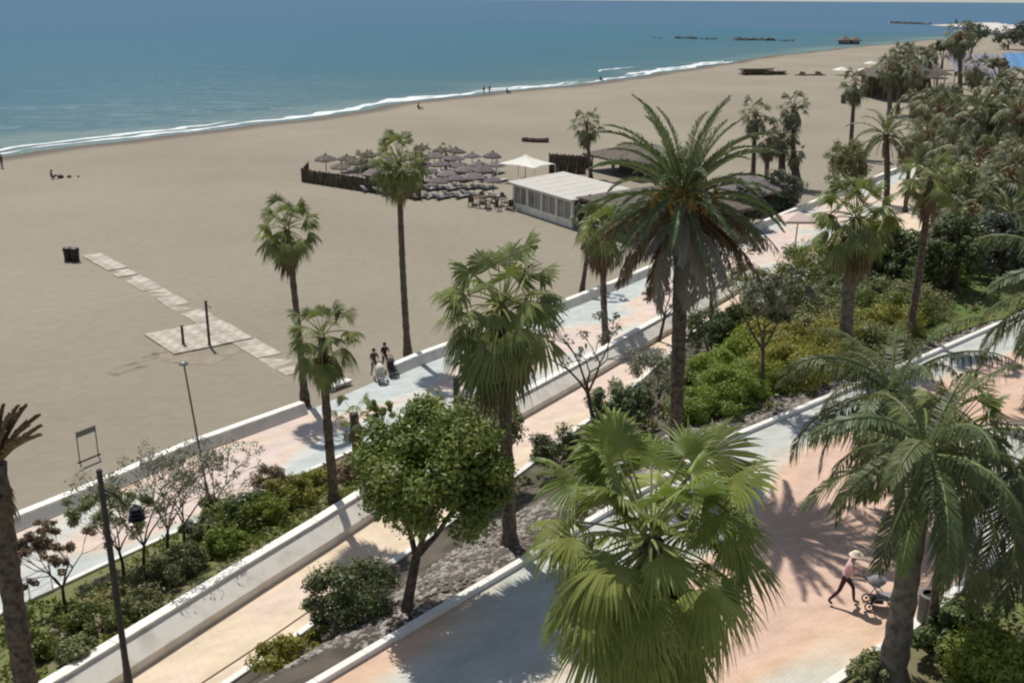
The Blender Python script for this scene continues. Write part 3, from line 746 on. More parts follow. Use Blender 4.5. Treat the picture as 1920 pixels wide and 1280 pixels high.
fp('large shaggy fan palm right of the round tree in the picture centre', (957, 1035), 2.9, (940, 575), 150, mid_lib, 56, 27, seed=12, emin=-65, dead=mid_dead, ndead=22, ecurve=.8)
fp('fan palm with straw coloured skirt left of the big feather palm', (1136, 645), .4, (1131, 430), 66, lowg_lib, 22, 13, seed=14, emin=-40, dead=mid_dead, ndead=60)
fp('thin fan palm trunk rising behind the straw skirted palm', (1091, 545), .1, (1106, 420), 44, low_lib, 14, 9, seed=15, emin=-60, dead=mid_dead, ndead=12)
fp('lone dark fan palm in front of the beach restaurant', (1108, 335), 0, (1100, 232), 37, low_lib, 26, 7, seed=16, emin=-60, dead=grey_dead, ndead=10)
GC = [('leftmost palm of the tight clump on the far sand', (1411, 352), (1416, 212), 34), ('tallest palm at the right of the tight far clump', (1489, 345), (1488, 200), 36), ('lower middle palm of the far clump with long brown skirt', (1437, 356), (1441, 262), 32), ('thick stemmed palm in the middle of the far clump', (1466, 345), (1466, 250), 38), ('short palm bending at the right foot of the far clump', (1500, 350), (1489, 285), 24)]
for i, (lb, b, hq, r_) in enumerate(GC):
    fp(lb, b, .3, hq, r_, low_lib, 24, 9 if i != 3 else 14, seed=30 + i, emin=-55, dead=grey_dead, ndead=18, group='clump of fan palms on the far sand')
fp('slender solitary fan palm with round ball crown on the far sand', (1594, 292), .2, (1603, 158), 32, low_lib, 30, 8, seed=41, emin=-70, dead=grey_dead, ndead=14)
fp('thin palm with wispy brown crown beside the small feather palm', (1697, 400), .8, (1712, 262), 32, low_lib, 16, 8, seed=43, emin=-50, dead=mid_dead, ndead=14)
fp('stout fan palm with brown skirt rising from the yellow green hedge', (1581, 695), 2.8, (1604, 408), 86, mid_lib, 42, 27, seed=45, emin=-45, dead=mid_dead, ndead=34, trunkm=M_trunkg)
fp('tall thin trunked palm merging into the green crowns at right', (1702, 645), 2.9, (1745, 330), 62, mid_lib, 24, 14, seed=46, emin=-50, dead=mid_dead, ndead=10)
fp('far palm beside the big thatched roof', (1683, 212), .2, (1691, 108), 34, low_lib, 24, 7, seed=47, emin=-60, dead=grey_dead, ndead=12)
fp('far palm standing in front of the pale spit', (1800, 175), .3, (1800, 66), 34, low_lib, 26, 8, seed=48, emin=-60, dead=grey_dead, ndead=10)
fp('small far palm between the thatched roof and lilac awning', (1745, 180), .3, (1738, 104), 26, low_lib, 20, 7, seed=49, emin=-60, dead=grey_dead, ndead=8)
# big feather palm
fp('short palm standing among the parasols right of the tall palm crown', (792, 345), 0, (791, 288), 24, low_lib, 18, 6, seed=80, emin=-50, dead=grey_dead, ndead=6)
fp('short greyish palm among the parasols left of the tall palm crown', (690, 348), 0, (686, 302), 28, low_lib, 20, 6, seed=81, emin=-50, dead=grey_dead, ndead=6)
fp('small palm behind the mauve parasols', (836, 318), 0, (836, 286), 20, low_lib, 16, 5, seed=82, emin=-50, dead=grey_dead, ndead=4)
B = at(1264, 890, 2.8); Hb = top(B, 1281, 372)
palm('huge feather palm with orange fruit stalks and grey hanging dead fronds', B, Hb, date_lib, 60, .23, .27, scale=.89, emin=-14, emax=82, dead=dated_lib, ndead=36, seed=50, name='feather_palm', seg=12, stalks=18, deadscale=.95)
R_ = random.Random(4)
fp_root = [o for o in bpy.data.objects if o.name == 'feather_palm'][0]
for i in range(24):
    az = math.pi + R_.uniform(-.9, .9) if i < 9 else R_.uniform(-.5, .5)
    link('dead_frond', dater_lib[R_.randrange(len(dater_lib))][1], fp_root, (Hb - B) + Vector((0, 0, -.25)), (R_.uniform(-.2, .2), R_.uniform(-.1, .1), az), R_.uniform(.9, 1.15))
B = at(1662, 385, .8); Hb = top(B, 1661, 252)
palm('small feather palm with arching fronds on the far promenade', B, Hb, datef_lib, 28, .3, .28, scale=62 * mpp(Hb) / 3.6, emin=-30, seed=52, name='feather_palm', dead=dater_lib, ndead=8, deadscale=.7)
# near palm in the foreground
r_ = ray(1220, 1012).normalized(); Hn = Vector((0, 0, H)) + r_ * 16.6; Bn = Vector((Hn.x - .1, Hn.y + .25, Z_NEAR))
palm('bright green fan palm crown filling the lower middle foreground', Bn, Hn, near_lib, 66, .26, .2, scale=1.04, emin=-62, emax=84, dead=near_dead, ndead=18, seed=60, seg=12, deadscale=1.0, ecurve=.95)
# right foreground group
B = at(1668, 1290, 3.25); Hb = top(B, 1738, 850)
palm('drooping feather palm with thick grey trunk at lower right', B, Hb, queen_lib, 24, .36, .2, scale=1.0, emin=-42, emax=75, seed=63, name='queen_palm', trunkm=M_trunkg, seg=12, dead=queeny_lib, ndead=5, deadscale=.95)
B = at(1742, 1215, 3.3); Hb = top(B, 1792, 806)
palm('thin trunked young fan palm inside the right feather palms', B, Hb, mid_lib, 22, .12, .09, scale=.85, emin=-40, seed=64)
B = at(1960, 1240, 3.3); Hb = top(B, 1905, 880)
palm('dark feather palm overlapping the right edge', B, Hb, queen_lib, 22, .3, .2, scale=1.0, emin=-60, emax=60, seed=66, name='queen_palm', trunkm=M_trunkg, seg=10)
B = at(1690, 985, 3.25) ; Hb = top(B, 1672, 735)
palm('bushy feather palm with tangled fronds over the upper promenade', B, Hb, queen_lib, 28, .2, .16, scale=1.12, emin=-55, emax=70, seed=68, name='queen_palm', dead=near_dead, ndead=8, deadscale=.8)
B = at(2060, 800, 3.3); Hb = top(B, 2035, 560)
palm('pale feather palm reaching in from the right edge', B, Hb, queen_lib, 26, .25, .2, scale=1.5, emin=-45, emax=60, seed=70, name='queen_palm')
# left foreground palm
B = at(58, 1345, 1.2); Hb = top(B, -8, 868)
palm('thick trunked palm with dry upright fronds cut by the left edge', B, Hb, [(e, m_) for e, m_ in pin_lib('dryup', [M_dead, M_petb], 1.7, 26, .42, .3, .2, .055, .5, 22, es=(80, 62, 40))], 38, .30, .24, scale=.72, emin=35, emax=88, seed=73, name='feather_palm', seg=12, dead=near_dead, ndead=8, deadscale=.55)

# ------------------------------------------------------------------ garden plants
def B_(label, px, z, rpx, hpx, m, **k):
    b = at(*px, z); mm = mpp(b); return bush(label, b, rpx * mm, hpx * mm, m, **k)
# round tree
B = at(757, 1160, 3.0)
tree('round dense green tree leaning over the stone bed by the kerb', B, top(B, 815, 893).z, 1.98, L_mid, seed=5, tr=.15, size=.085, n=130, per=290, lean=((top(B, 812, 905) - B).x, .5), flat=.8, fork=.42, zmin=-.85)
B = at(905, 905, 1.4)
tree('olive green spreading tree behind the round tree crown', B, top(B, 905, 790).z, 1.5, L_olive, seed=6, tr=.08, size=.09, n=50, per=130, flat=.6)
B_('dark bluish green bush between the footpath and the kerb', (662, 1195), 1.9, 74, 150, L_dark, n=60, per=150, size=.075, seed=3)
B_('clump of yellow green spiky plants at the footpath edge', (545, 1262), 1.5, 58, 62, L_yellow, n=26, per=80, size=.10, seed=4)
B_('small yellow green plant beside the spiky clump', (600, 1225), 1.9, 30, 40, L_yellow, n=14, per=70, size=.09, seed=41)
B_('round dark green bush by the footpath right of the shaggy palm', (1042, 885), 1.6, 46, 88, L_dark, n=34, per=140, size=.08, seed=5)
B_('dark bush at the bend of the footpath', (1158, 815), 1.7, 60, 100, L_dark, n=40, per=130, size=.09, seed=7)
B_('grey leaved shrub left of the big feather palm trunk', (1235, 745), 1.8, 52, 90, L_grey, n=34, per=110, size=.08, seed=8)
B_('blackish green bush right of the big feather palm trunk', (1330, 665), 1.5, 48, 86, L_dark, n=36, per=110, size=.10, seed=9)
B_('dark rounded bush group behind the yellow green hedge', (1490, 625), 1.8, 72, 100, L_dark, n=50, per=120, size=.11, seed=10)
B_('mid green bush below the sunshade', (1530, 545), 1.5, 70, 85, L_mid, n=44, per=110, size=.12, seed=11)
B_('olive bush above the dark bush group', (1400, 560), 1.2, 40, 62, L_olive, n=30, per=90, size=.10, seed=12)
B_('bright green bush in the bottom right corner', (1868, 1318), 3.3, 95, 105, L_bright, n=60, per=150, size=.085, seed=13)
B_('dark palm like shrub behind the bright corner bush', (1800, 1225), 3.3, 48, 80, L_dark, n=40, per=130, size=.10, seed=14)
B_('low mottled shrub beside the thick grey trunk', (1640, 1280), 3.3, 40, 50, L_olive, n=22, per=110, size=.075, seed=15)
B_('deep green shrub at the foot of the thin trunk', (1765, 1240), 3.3, 46, 80, L_dark, n=26, per=110, size=.09, seed=16)
B_('small green shrub standing alone on the beach promenade', (716, 792), .3, 24, 42, L_mid, n=16, per=80, size=.08, seed=17)
for i, (px, z, r_, h_, m, lb) in enumerate([((1700, 560), 2.6, 60, 78, L_dark, 'dark undergrowth bush left of the lawn'), ((1765, 540), 2.8, 52, 70, L_mid, 'green undergrowth bush at the top of the lawn'), ((1660, 590), 2.5, 48, 60, L_olive, 'olive undergrowth bush right of the stout palm trunk'),
        ((1845, 500), 2.9, 60, 56, L_dark, 'dark undergrowth bush above the lawn'), ((1910, 490), 2.9, 60, 70, L_olive, 'olive undergrowth bush by the right edge above the lawn'), ((1600, 575), 2.2, 52, 60, L_dark, 'dark undergrowth bush behind the stout palm trunk'),
        ((1545, 600), 2.2, 46, 56, L_olive, 'olive bush between sunshade bush and stout palm'), ((1440, 600), 1.9, 44, 60, L_olive, 'olive bush behind the slender grey tree'), ((1380, 640), 1.9, 42, 60, L_mid, 'mid green bush right of the blackish bush'), ((1800, 430), 2.4, 60, 70, L_far, 'pale green bush under the wood crowns'), ((1875, 400), 2.4, 60, 80, L_far, 'pale green bush deep in the right hand wood')]):
    B_(lb, px, z, r_, h_, m, n=40, per=110, size=.12, seed=400 + i)
# hedges: each block a thing
hed = [((1318, 800), 2.6, 46, 62, L_bright, 'bright green hedge block next to the big feather palm trunk'), ((1372, 772), 2.6, 52, 72, L_bright, 'bright green hedge block in the middle of the slope'),
       ((1345, 735), 2.2, 46, 62, L_bright, 'bright green hedge block behind the slope hedge'), ((1400, 705), 2.2, 46, 66, L_bright, 'light green hedge block against the bare stem tree'),
       ((1470, 735), 2.7, 58, 70, L_yellow, 'yellow green hedge block right of the bare stem tree'), ((1535, 705), 2.7, 56, 68, L_yellow, 'golden green hedge block left of the stout palm'),
       ((1500, 690), 2.4, 52, 62, L_yellow, 'golden hedge block behind the front hedge row'), ((1630, 675), 2.8, 50, 56, L_olive, 'olive hedge block right of the stout palm'), ((1665, 640), 2.8, 46, 50, L_yellow, 'yellow green hedge block before the thin trunk'),
       ((1715, 600), 2.9, 50, 50, L_olive, 'olive hedge block behind the thin palm trunk'), ((1620, 620), 2.6, 46, 56, L_mid, 'mid green hedge block behind the olive hedge')]
hed += [((1425, 752), 2.6, 46, 60, L_bright, 'bright green hedge block at the foot of the bare stem tree'), ((1300, 762), 2.3, 36, 56, L_mid, 'mid green hedge block touching the big feather palm trunk'), ((1575, 668), 2.7, 46, 60, L_yellow, 'golden green hedge block touching the stout palm trunk'),
        ((1440, 672), 2.2, 44, 56, L_yellow, 'golden hedge block at the upper left of the hedge field'), ((1555, 640), 2.4, 46, 56, L_olive, 'olive hedge block above the golden ones'), ((1690, 615), 2.8, 42, 50, L_mid, 'mid green hedge block left of the thin palm trunk')]
for i, (px, z, r_, h_, m, lb) in enumerate(hed):
    B_(lb, px, z, r_ * 1.25, h_ * 1.1, m, n=54, per=170, size=.09, seed=100 + i, name='hedge', cat='hedge', group='clipped hedge blocks on the slope')
ga = [((70, 1235), 34, 46, L_mid, 'green shrub at the foot of the left palm trunk'), ((185, 1190), 52, 50, L_mid, 'wide dark green shrub left of the dark lamp post'), ((128, 1160), 22, 24, L_mid, 'small green shrub on the grass behind the wide dark shrub'),
      ((262, 1150), 32, 36, L_olive, 'green shrub right behind the dark lamp post'), ((300, 1105), 42, 56, L_olive, 'olive shrub under the bare trees'), ((350, 1070), 38, 46, L_olive, 'mid green shrub in the middle of the bed'),
      ((380, 1020), 36, 48, L_mid, 'dark shrub behind the middle of the bed'), ((420, 1035), 38, 42, L_bright, 'green shrub near the cream wall'), ((455, 990), 44, 62, L_mid, 'bushy green shrub right of the thin street lamp'),
      ((500, 985), 40, 52, L_bright, 'bright green shrub near the right end of the bed'), ((545, 950), 44, 56, L_yellow, 'yellow green shrub left of the short fan palm'), ((590, 925), 34, 40, L_yellow, 'low yellow green shrub beside the short fan palm trunk'),
      ((505, 935), 34, 60, L_brown, 'reddish brown tinged shrub at the promenade edge'), ((400, 965), 26, 30, L_olive, 'olive shrub at the promenade edging'), ((655, 900), 26, 26, L_brown, 'brownish low plant behind the short fan palm'), ((150, 1235), 34, 34, L_olive, 'olive ground shrub near the cream wall bottom')]
def gaz(x, y):
    for it in range(8):
        z = .9 if it == 0 else z_
        p = at(x, y, z); t = (p.x - pe(p.y)) / max(.5, rwb(p.y) - RWT - pe(p.y)); t = max(0, min(1, t)); z_ = ga_z(t, p.y)
    return z_
for i, (px, r_, h_, m, lb) in enumerate(ga):
    B_(lb, px, gaz(*px) - .05, r_, h_, m, n=34, per=110, size=.07, seed=140 + i)
# slim, half bare trees in the bed
bt = [((275, 1085), (268, 925), 58, L_grey, 'slim half bare tree with grey twigs right of the hanging lantern'), ((318, 1050), (318, 905), 50, L_grey, 'second slim bare tree whose branches cross the beach wall'),
      ((232, 1075), (200, 975), 48, L_olive, 'small dark leaved tree between the lantern and the promenade edge'), ((125, 1145), (100, 1035), 34, L_brown, 'thin stemmed small tree with rusty brown leaves'), ((408, 985), (395, 880), 44, L_grey, 'thin grey tree beside the thin street lamp'),
      ((345, 1035), (360, 900), 44, L_grey, 'pale twiggy tree behind the bed shrubs')]
for i, (b, hq, r_, m, lb) in enumerate(bt):
    B = at(*b, gaz(*b)); Hq = top(B, *hq)
    tree(lb, B, Hq.z, r_ * mpp(B), m, seed=200 + i, tr=.055, size=.055, per=9 if m is L_grey else 60, sparse=True, depth=4, fork=.4, lean=((Hq - B).x * .5, 0), group='slim young trees in the planted bed')
# trees on the slope
for i, (b, z, hq, r_, m, lb, sp) in enumerate([((1427, 765), 2.9, (1432, 560), 46, L_grey, 'slender tree with thin grey crown in front of the hedge', False), ((1122, 850), 1.9, (1085, 640), 48, L_grey, 'crooked bare tree crossing the white wall', True),
        ((1335, 640), 1.2, (1330, 480), 70, L_grey, 'grey leaved tree behind the big feather palm trunk', False), ((1235, 640), .9, (1255, 560), 30, L_grey, 'small grey tree at the white wall', True)]):
    B = at(*b, z); Hq = top(B, *hq); tree(lb, B, Hq.z, r_ * mpp(B), m, seed=230 + i, tr=.09, size=.09, n=28, per=60 if not sp else 14, sparse=sp, depth=3, lean=((Hq - B).x, 0), fork=.55)
# the wood of crowns at the right
fr = [((1800, 470), 2.5, (1790, 370), 46, L_olive, 'pale olive crowned tree in front of the far promenade'), ((1860, 440), 2.5, (1860, 370), 48, L_far, 'dusty green tree in the middle of the right hand wood'),
      ((1770, 400), 2.0, (1775, 320), 40, L_far, 'dusty green tree right of the small feather palm'), ((1910, 420), 2.5, (1912, 310), 44, L_far, 'dusty green tree at the right edge of the wood'),
      ((1840, 330), 1.0, (1835, 262), 40, L_far, 'light green crown behind the wood'), ((1900, 300), 1.0, (1895, 232), 38, L_olive, 'olive crown below the blue awning'),
      ((1790, 560), 2.9, (1785, 470), 46, L_dark, 'dark green tree at the edge of the lawn'), ((1690, 545), 2.5, (1672, 490), 52, L_dark, 'dark dense tree between the stout palm and the lawn'),
      ((1880, 540), 2.9, (1875, 460), 44, L_fard, 'shaded dark tree above the lawn'), ((1620, 560), 2.0, (1640, 470), 44, L_mid, 'green tree behind the stout palm crown'), ((1585, 330), .8, (1585, 305), 34, L_olive, 'low olive tree at the foot of the slender far palm'),
      ((1770, 245), .5, (1770, 205), 32, L_far, 'low green tree in front of the thatched building'), ((1722, 330), .8, (1722, 290), 30, L_brown, 'brownish tree crown beside the wispy palm'), ((1400, 420), .6, (1400, 385), 30, L_fard, 'dark tree at the foot of the palm clump'), ((1470, 385), .5, (1466, 366), 34, L_fard, 'low dark scrub under the palm clump')]
wp = [((1668, 215), .2, (1668, 128), 30, 'fan palm overlapping the left part of the thatched beach bar'), ((1712, 220), .3, (1716, 132), 28, 'fan palm overlapping the right part of the thatched beach bar'), ((1762, 330), 1, (1760, 205), 46, 'fan palm at the upper left of the right wood'), ((1800, 350), 1, (1803, 222), 48, 'fan palm beside the high feather palm'), ((1868, 330), 1, (1868, 178), 46, 'tall fan palm below the lilac awning'), ((1905, 350), 1.5, (1908, 205), 50, 'fan palm by the right edge below the blue awning'),
      ((1775, 430), 2, (1782, 280), 52, 'fan palm in the left middle of the wood'), ((1835, 440), 2.2, (1838, 295), 56, 'fan palm in the heart of the wood'), ((1890, 460), 2.5, (1898, 330), 60, 'large fan palm in the right middle of the wood'), ((1738, 400), 1.5, (1741, 250), 42, 'fan palm next to the wispy brown palm'),
      ((1815, 520), 2.8, (1822, 400), 60, 'low fan palm right above the lawn'), ((1900, 250), .8, (1898, 150), 32, 'small fan palm in front of the blue awning'), ((1720, 300), .8, (1724, 190), 32, 'fan palm in front of the thatched beach bar'), ((1832, 210), .5, (1830, 128), 28, 'small fan palm at the edge of the lilac awning')]
for i, (b, z, hq, r_, lb) in enumerate(wp): fp(lb, b, z, hq, r_, low_lib, 32, 9, seed=500 + i, emin=-70, dead=mid_dead, ndead=14, group='fan palms of the right hand wood', trunkm=M_trunkg)
for i, (b, z, hq, r_, m, lb) in enumerate(fr):
    B = at(*b, z); Hq = top(B, *hq); Rm = r_ * mpp(Hq) * 1.08
    tree(lb, B, Hq.z, Rm, m, seed=260 + i, tr=.2, size=max(.13, Rm * .055), n=75, per=110, flat=1.15, lean=((Hq - B).x, 0), fork=.5, depth=1, zmin=-.7)
fd = [((1792, 140), (1785, 78), 24, L_fard, 'blackish tree crown near the pale spit'), ((1868, 165), (1868, 118), 15, L_far, 'far green crown beside the lilac awning'), ((1765, 130), (1762, 84), 15, L_fard, 'far dark crown left of the blackish tree'), ((1820, 110), (1818, 62), 24, L_fard, 'brown black distant crown against the spit'),
      ((1690, 135), (1690, 100), 20, L_far, 'green bush top behind the thatched roof'), ((1735, 125), (1735, 102), 18, L_far, 'small green bush top right of the thatched roof ridge'), ((1890, 92), (1888, 68), 26, L_fard, 'distant dark green clump left of the right edge'), ((1930, 95), (1925, 60), 30, L_fard, 'distant dark green clump cut by the right edge')]
for i, (b, hq, r_, m, lb) in enumerate(fd):
    B = at(*b, .2); Hq = top(B, *hq); Rm = r_ * mpp(Hq)
    tree(lb, B, Hq.z, Rm, m, seed=300 + i, tr=.35, size=max(.3, Rm * .08), n=36, per=50, flat=.6, fork=.4, depth=1, zmin=-.9)
# feather crowns inside the wood
for i, (b, z, hq, r_, lb) in enumerate([((1835, 480), 2.6, (1815, 375), 70, 'pale feather palm crown in the middle of the right wood'), ((1900, 520), 2.9, (1895, 400), 70, 'feather palm crown above the lawn by the right edge'), ((1850, 330), 1.5, (1842, 205), 60, 'high feather palm crown at the top of the wood'), ((1765, 350), 1.0, (1750, 290), 56, 'low feather palm crown at the left rim of the wood')]):
    B = at(*b, z); Hq = top(B, *hq); palm(lb, B, Hq, datef_lib, 26, .3, .25, scale=r_ * mpp(Hq) / 3.4, emin=-35, seed=330 + i, name='feather_palm', trunkm=M_trunkg)

# ---- ground cover, stones
def scatter_leaves(name, fa, fb, y0, y1, zf, count, size, m, seed, h=.25):
    R = np.random.default_rng(seed); P = []
    Y = R.uniform(y0, y1, count); t = R.random(count)
    g = np.sin(Y * 1.3 + t * 9 + seed) + np.sin(Y * .53 - t * 5) + R.normal(size=count) * .5
    for y, q, k in zip(Y, t, g):
        if k < .1: continue
        a, b = fa(y), fb(y); P.append((a + (b - a) * q, y, zf(q, y) + R.random() * h, .10))
    V, F = leaf_cloud(P, 5, size, seed)
    return tag(mesh_np(name, V, F, m), kind='stuff')
scatter_leaves('ground_cover', lambda Y: pe(Y) + .3, lambda Y: rwb(Y) - RWT - .1, 16, 46, ga_z, 7000, .08, L_mid, 1)
scatter_leaves('ground_cover', lambda Y: pe(Y) + .3, lambda Y: rwb(Y) - RWT - .1, 16, 46, ga_z, 3500, .07, L_yellow, 2, .1)
scatter_leaves('ground_cover', lambda Y: pa(Y) + .4, lambda Y: kbx(Y) - .9, 40, 110, gb_z, 9000, .12, L_olive, 3, .35)
scatter_leaves('ground_cover', lambda Y: pa(Y) + .4, lambda Y: kbx(Y) - .9, 36, 110, gb_z, 6000, .12, L_dark, 4, .3)
scatter_leaves('ground_cover', lambda Y: nr(Y) + .3, lambda Y: nr(Y) + 12, 16, 45, lambda t, Y: Z_NEAR + .05, 5000, .1, L_dark, 5, .4)
# stone mulch
SV, SF = rock_mesh(2, 5, 3); SV = np.array(SV); SFa = SF
R = np.random.default_rng(5); Vs = []; Fs = []; cnt = 0
for i in range(9000):
    y = R.uniform(23.5, 62); t = R.uniform(.28, .99) if y < 34 else R.uniform(.62, .99); a, b = pa(y) + .15, kbx(y) - .1
    s = R.uniform(.05, .12) * (1 if y < 34 else 1.3); th = R.uniform(0, 6.3); c_, s_ = math.cos(th), math.sin(th)
    q = SV * s * np.array([1, .8, .7]); q = np.stack([q[:, 0] * c_ - q[:, 1] * s_, q[:, 0] * s_ + q[:, 1] * c_, q[:, 2]], 1) + np.array([a + (b - a) * t, y, gb_z(t, y) + .02])
    Vs.append(q); Fs.append(np.array(SFa) + cnt); cnt += len(SV)
tag(mesh_np('stone_mulch', np.concatenate(Vs), np.concatenate(Fs), M_stone), kind='stuff')

# ------------------------------------------------------------------ beach furniture
# slab walkway
w0, w1 = at(172, 478), at(566, 702); wd = (w1 - w0); L = wd.length; dn = wd.normalized(); nn = Vector((-dn.y, dn.x, 0))
root = thing('beach_walkway', 'straight path of pale slabs half buried in the sand', 'walkway', w0, math.atan2(dn.y, dn.x))
SLM = MB().box((0, 0, 0), (1.16, 1.5, .08)).mesh('slab', M_slab)
ns = int(L / 1.2); R_ = random.Random(3)
for i in range(ns):
    t = i / ns; lift = .05 if (t < .17 or .24 > t > .19) else (.012 if R_.random() < .62 else -.028)
    link('slab', SLM, root, (i * 1.2 + .6, R_.uniform(-.05, .05), lift - .012), (R_.uniform(-.012, .012), R_.uniform(-.012, .012), R_.uniform(-.02, .02)))
# shower platform of slabs with two posts
pc = at(372, 632); root = thing('shower_platform', 'square slab platform of the beach shower beside the walkway', 'platform', pc, math.atan2(dn.y, dn.x))
for i in range(-2, 3):
    for j in range(-2, 3):
        link('slab', SLM, root, (i * 1.18 * .8, j * .98, .06 + R_.uniform(-.01, .01)), (0, 0, R_.uniform(-.01, .01)), (.8, .64, 1))
patch('damp_sand', [(300, 648), (316, 632), (352, 658), (395, 668), (440, 650), (455, 655), (400, 684), (345, 682), (300, 675)], .012, mat('trodden_sand', (.26, .215, .165), .95, noise=(1.5, (.33, .28, .22), .4, .7)))
def post(label, b, tpx, w_, foot=True, name='shower_post', cat='post', m=None):
    B = at(*b, .04); h = top(B, *tpx).z - B.z; root = thing(name, label, cat, B)
    mb = MB(); mb.tube([(0, 0, -.2), (0, 0, h)], [w_, w_ * .9], 10); mb.build('column', m or M_post, root)
    MB().lathe([(w_ * 1.4, 0), (w_ * 1.4, .05), (w_, .09)]).build('base_plate', m or M_post, root)
    MB().lathe([(w_ * .9, 0), (w_ * 1.15, .02), (w_ * 1.15, .06), (0.001, .08)], (0, 0, h)).build('cap', m or M_post, root)
    if foot: MB().tube([(0, 0, h * .9), (.22, -.12, h * .93), (.30, -.16, h * .88)], [.02, .02, .05], 6).build('shower_head', M_grey, root)
    MB().box((0, -w_ - .02, h * .45), (.08, .05, .12)).build('push_button', M_grey, root)
    return root
post('tall dark shower column on the slab platform', (393, 648), (384, 566), .085)
post('short dark foot shower post on the slab platform', (344, 646), (340, 612), .09, foot=False)
# sand disturbance: ridges of trodden sand
def ridge(label, px, w_, h_):
    P = [at(x, y) for x, y in px]; Q = resample(P, .3); V = []; R__ = random.Random(len(px)); n_ = len(Q)
    for i, p in enumerate(Q):
        k = norm_in(i, Q); e = math.sin(math.pi * i / (n_ - 1)) ** .5; ww = w_ * (.6 + R__.random() * .7) * e; hh = h_ * (.5 + R__.random()) * e
        V += [tuple(p - k * ww), tuple(p + Vector((0, 0, hh))), tuple(p + k * ww)]
    F = []
    for i in range(n_ - 1): F += [(i * 3, i * 3 + 1, i * 3 + 4, i * 3 + 3), (i * 3 + 1, i * 3 + 2, i * 3 + 5, i * 3 + 4)]
    tag(mesh_np('sand_ridge', V, F, MATS['trodden_sand']), kind='structure')
ridge('', [(182, 697), (215, 702), (250, 692), (285, 683)], .28, .10); ridge('', [(210, 690), (240, 684), (275, 676), (300, 668)], .25, .09); ridge('', [(262, 672), (300, 662), (330, 655)], .3, .1)
# beach bins
def bin_(label, b, sc_=1):
    root = thing('beach_bin', label, 'bin', at(*b)); 
    MB().lathe([(.30, .12), (.34, .85), (.37, .88), (.37, .93), (.30, .93), (.27, .2)], n=14).build('drum', M_black, root)
    MB().box((.0, .0, .06), (.5, .5, .12)).build('base', M_black, root)
    MB().lathe([(.37, .95), (.33, 1.05), (.12, 1.12), (.001, 1.13)], n=14).build('lid', M_black, root)
    root.scale = (sc_,) * 3; return root
b1 = bin_('black litter bin at the seaward end of the slab walkway', (129, 489)); bin_('black litter bin right beside the first one at the walkway end', (142, 490)); bin_('small dark barrel alone on the far sand near the ball crowned palm', (1581, 194), 1.6)
# thin metal goal-like frame
B = at(155, 866); wv = (at(172, 858) - at(150, 867)); hh = top(B, 136, 812).z; root = thing('metal_frame', 'thin upright metal frame standing on the sand left', 'frame', at(150, 867), math.atan2(wv.y, wv.x)); W_ = wv.length + .35
MB().tube([(0, 0, 0), (0, 0, hh)], .03, 6).build('post', M_grey, root); MB().tube([(W_, 0, 0), (W_, 0, hh)], .03, 6).build('post', M_grey, root)
MB().tube([(-.03, 0, hh), (W_ + .03, 0, hh)], .03, 6).build('crossbar', M_grey, root); MB().tube([(-.1, 0, .02), (W_ + .1, 0, .02)], .045, 6).build('foot_bar', M_post, root)
MB().box((W_ / 2, 0, hh - .14), (W_ - .04, .02, .22)).build('top_panel', M_grey, root)
# rowing boat
B = at(1003, 266); root = thing('rowing_boat', 'small dark rowing boat lying on the open sand', 'boat', B, -.35)
hull = MB(); prof = [(-1.9, .55, .45), (-1.2, .72, .38), (0, .82, .34), (1.2, .62, .40), (2.1, .04, .62)]; V = []; F = []
for (x, w_, z) in prof: V += [(x, -w_, z), (x, -w_ * .6, .02), (x, w_ * .6, .02), (x, w_, z)]
for i in range(4):
    for k in range(3): F.append((i * 4 + k, i * 4 + k + 1, i * 4 + 5 + k, i * 4 + 4 + k))
F.append((0, 3, 2, 1)); hull.add(V, F); hull.build('hull', M_wood, root)
for x in (-.9, .3): MB().box((x, 0, .3), (.25, 1.2, .05)).build('bench', M_wood, root)
MB().tube([(-1.9, .55, .45), (0, .82, .36), (2.1, .04, .64)], .04, 5).build('gunwale', M_wood, root); MB().tube([(-1.9, -.55, .45), (0, -.82, .36), (2.1, -.04, .64)], .04, 5).build('gunwale', M_wood, root)

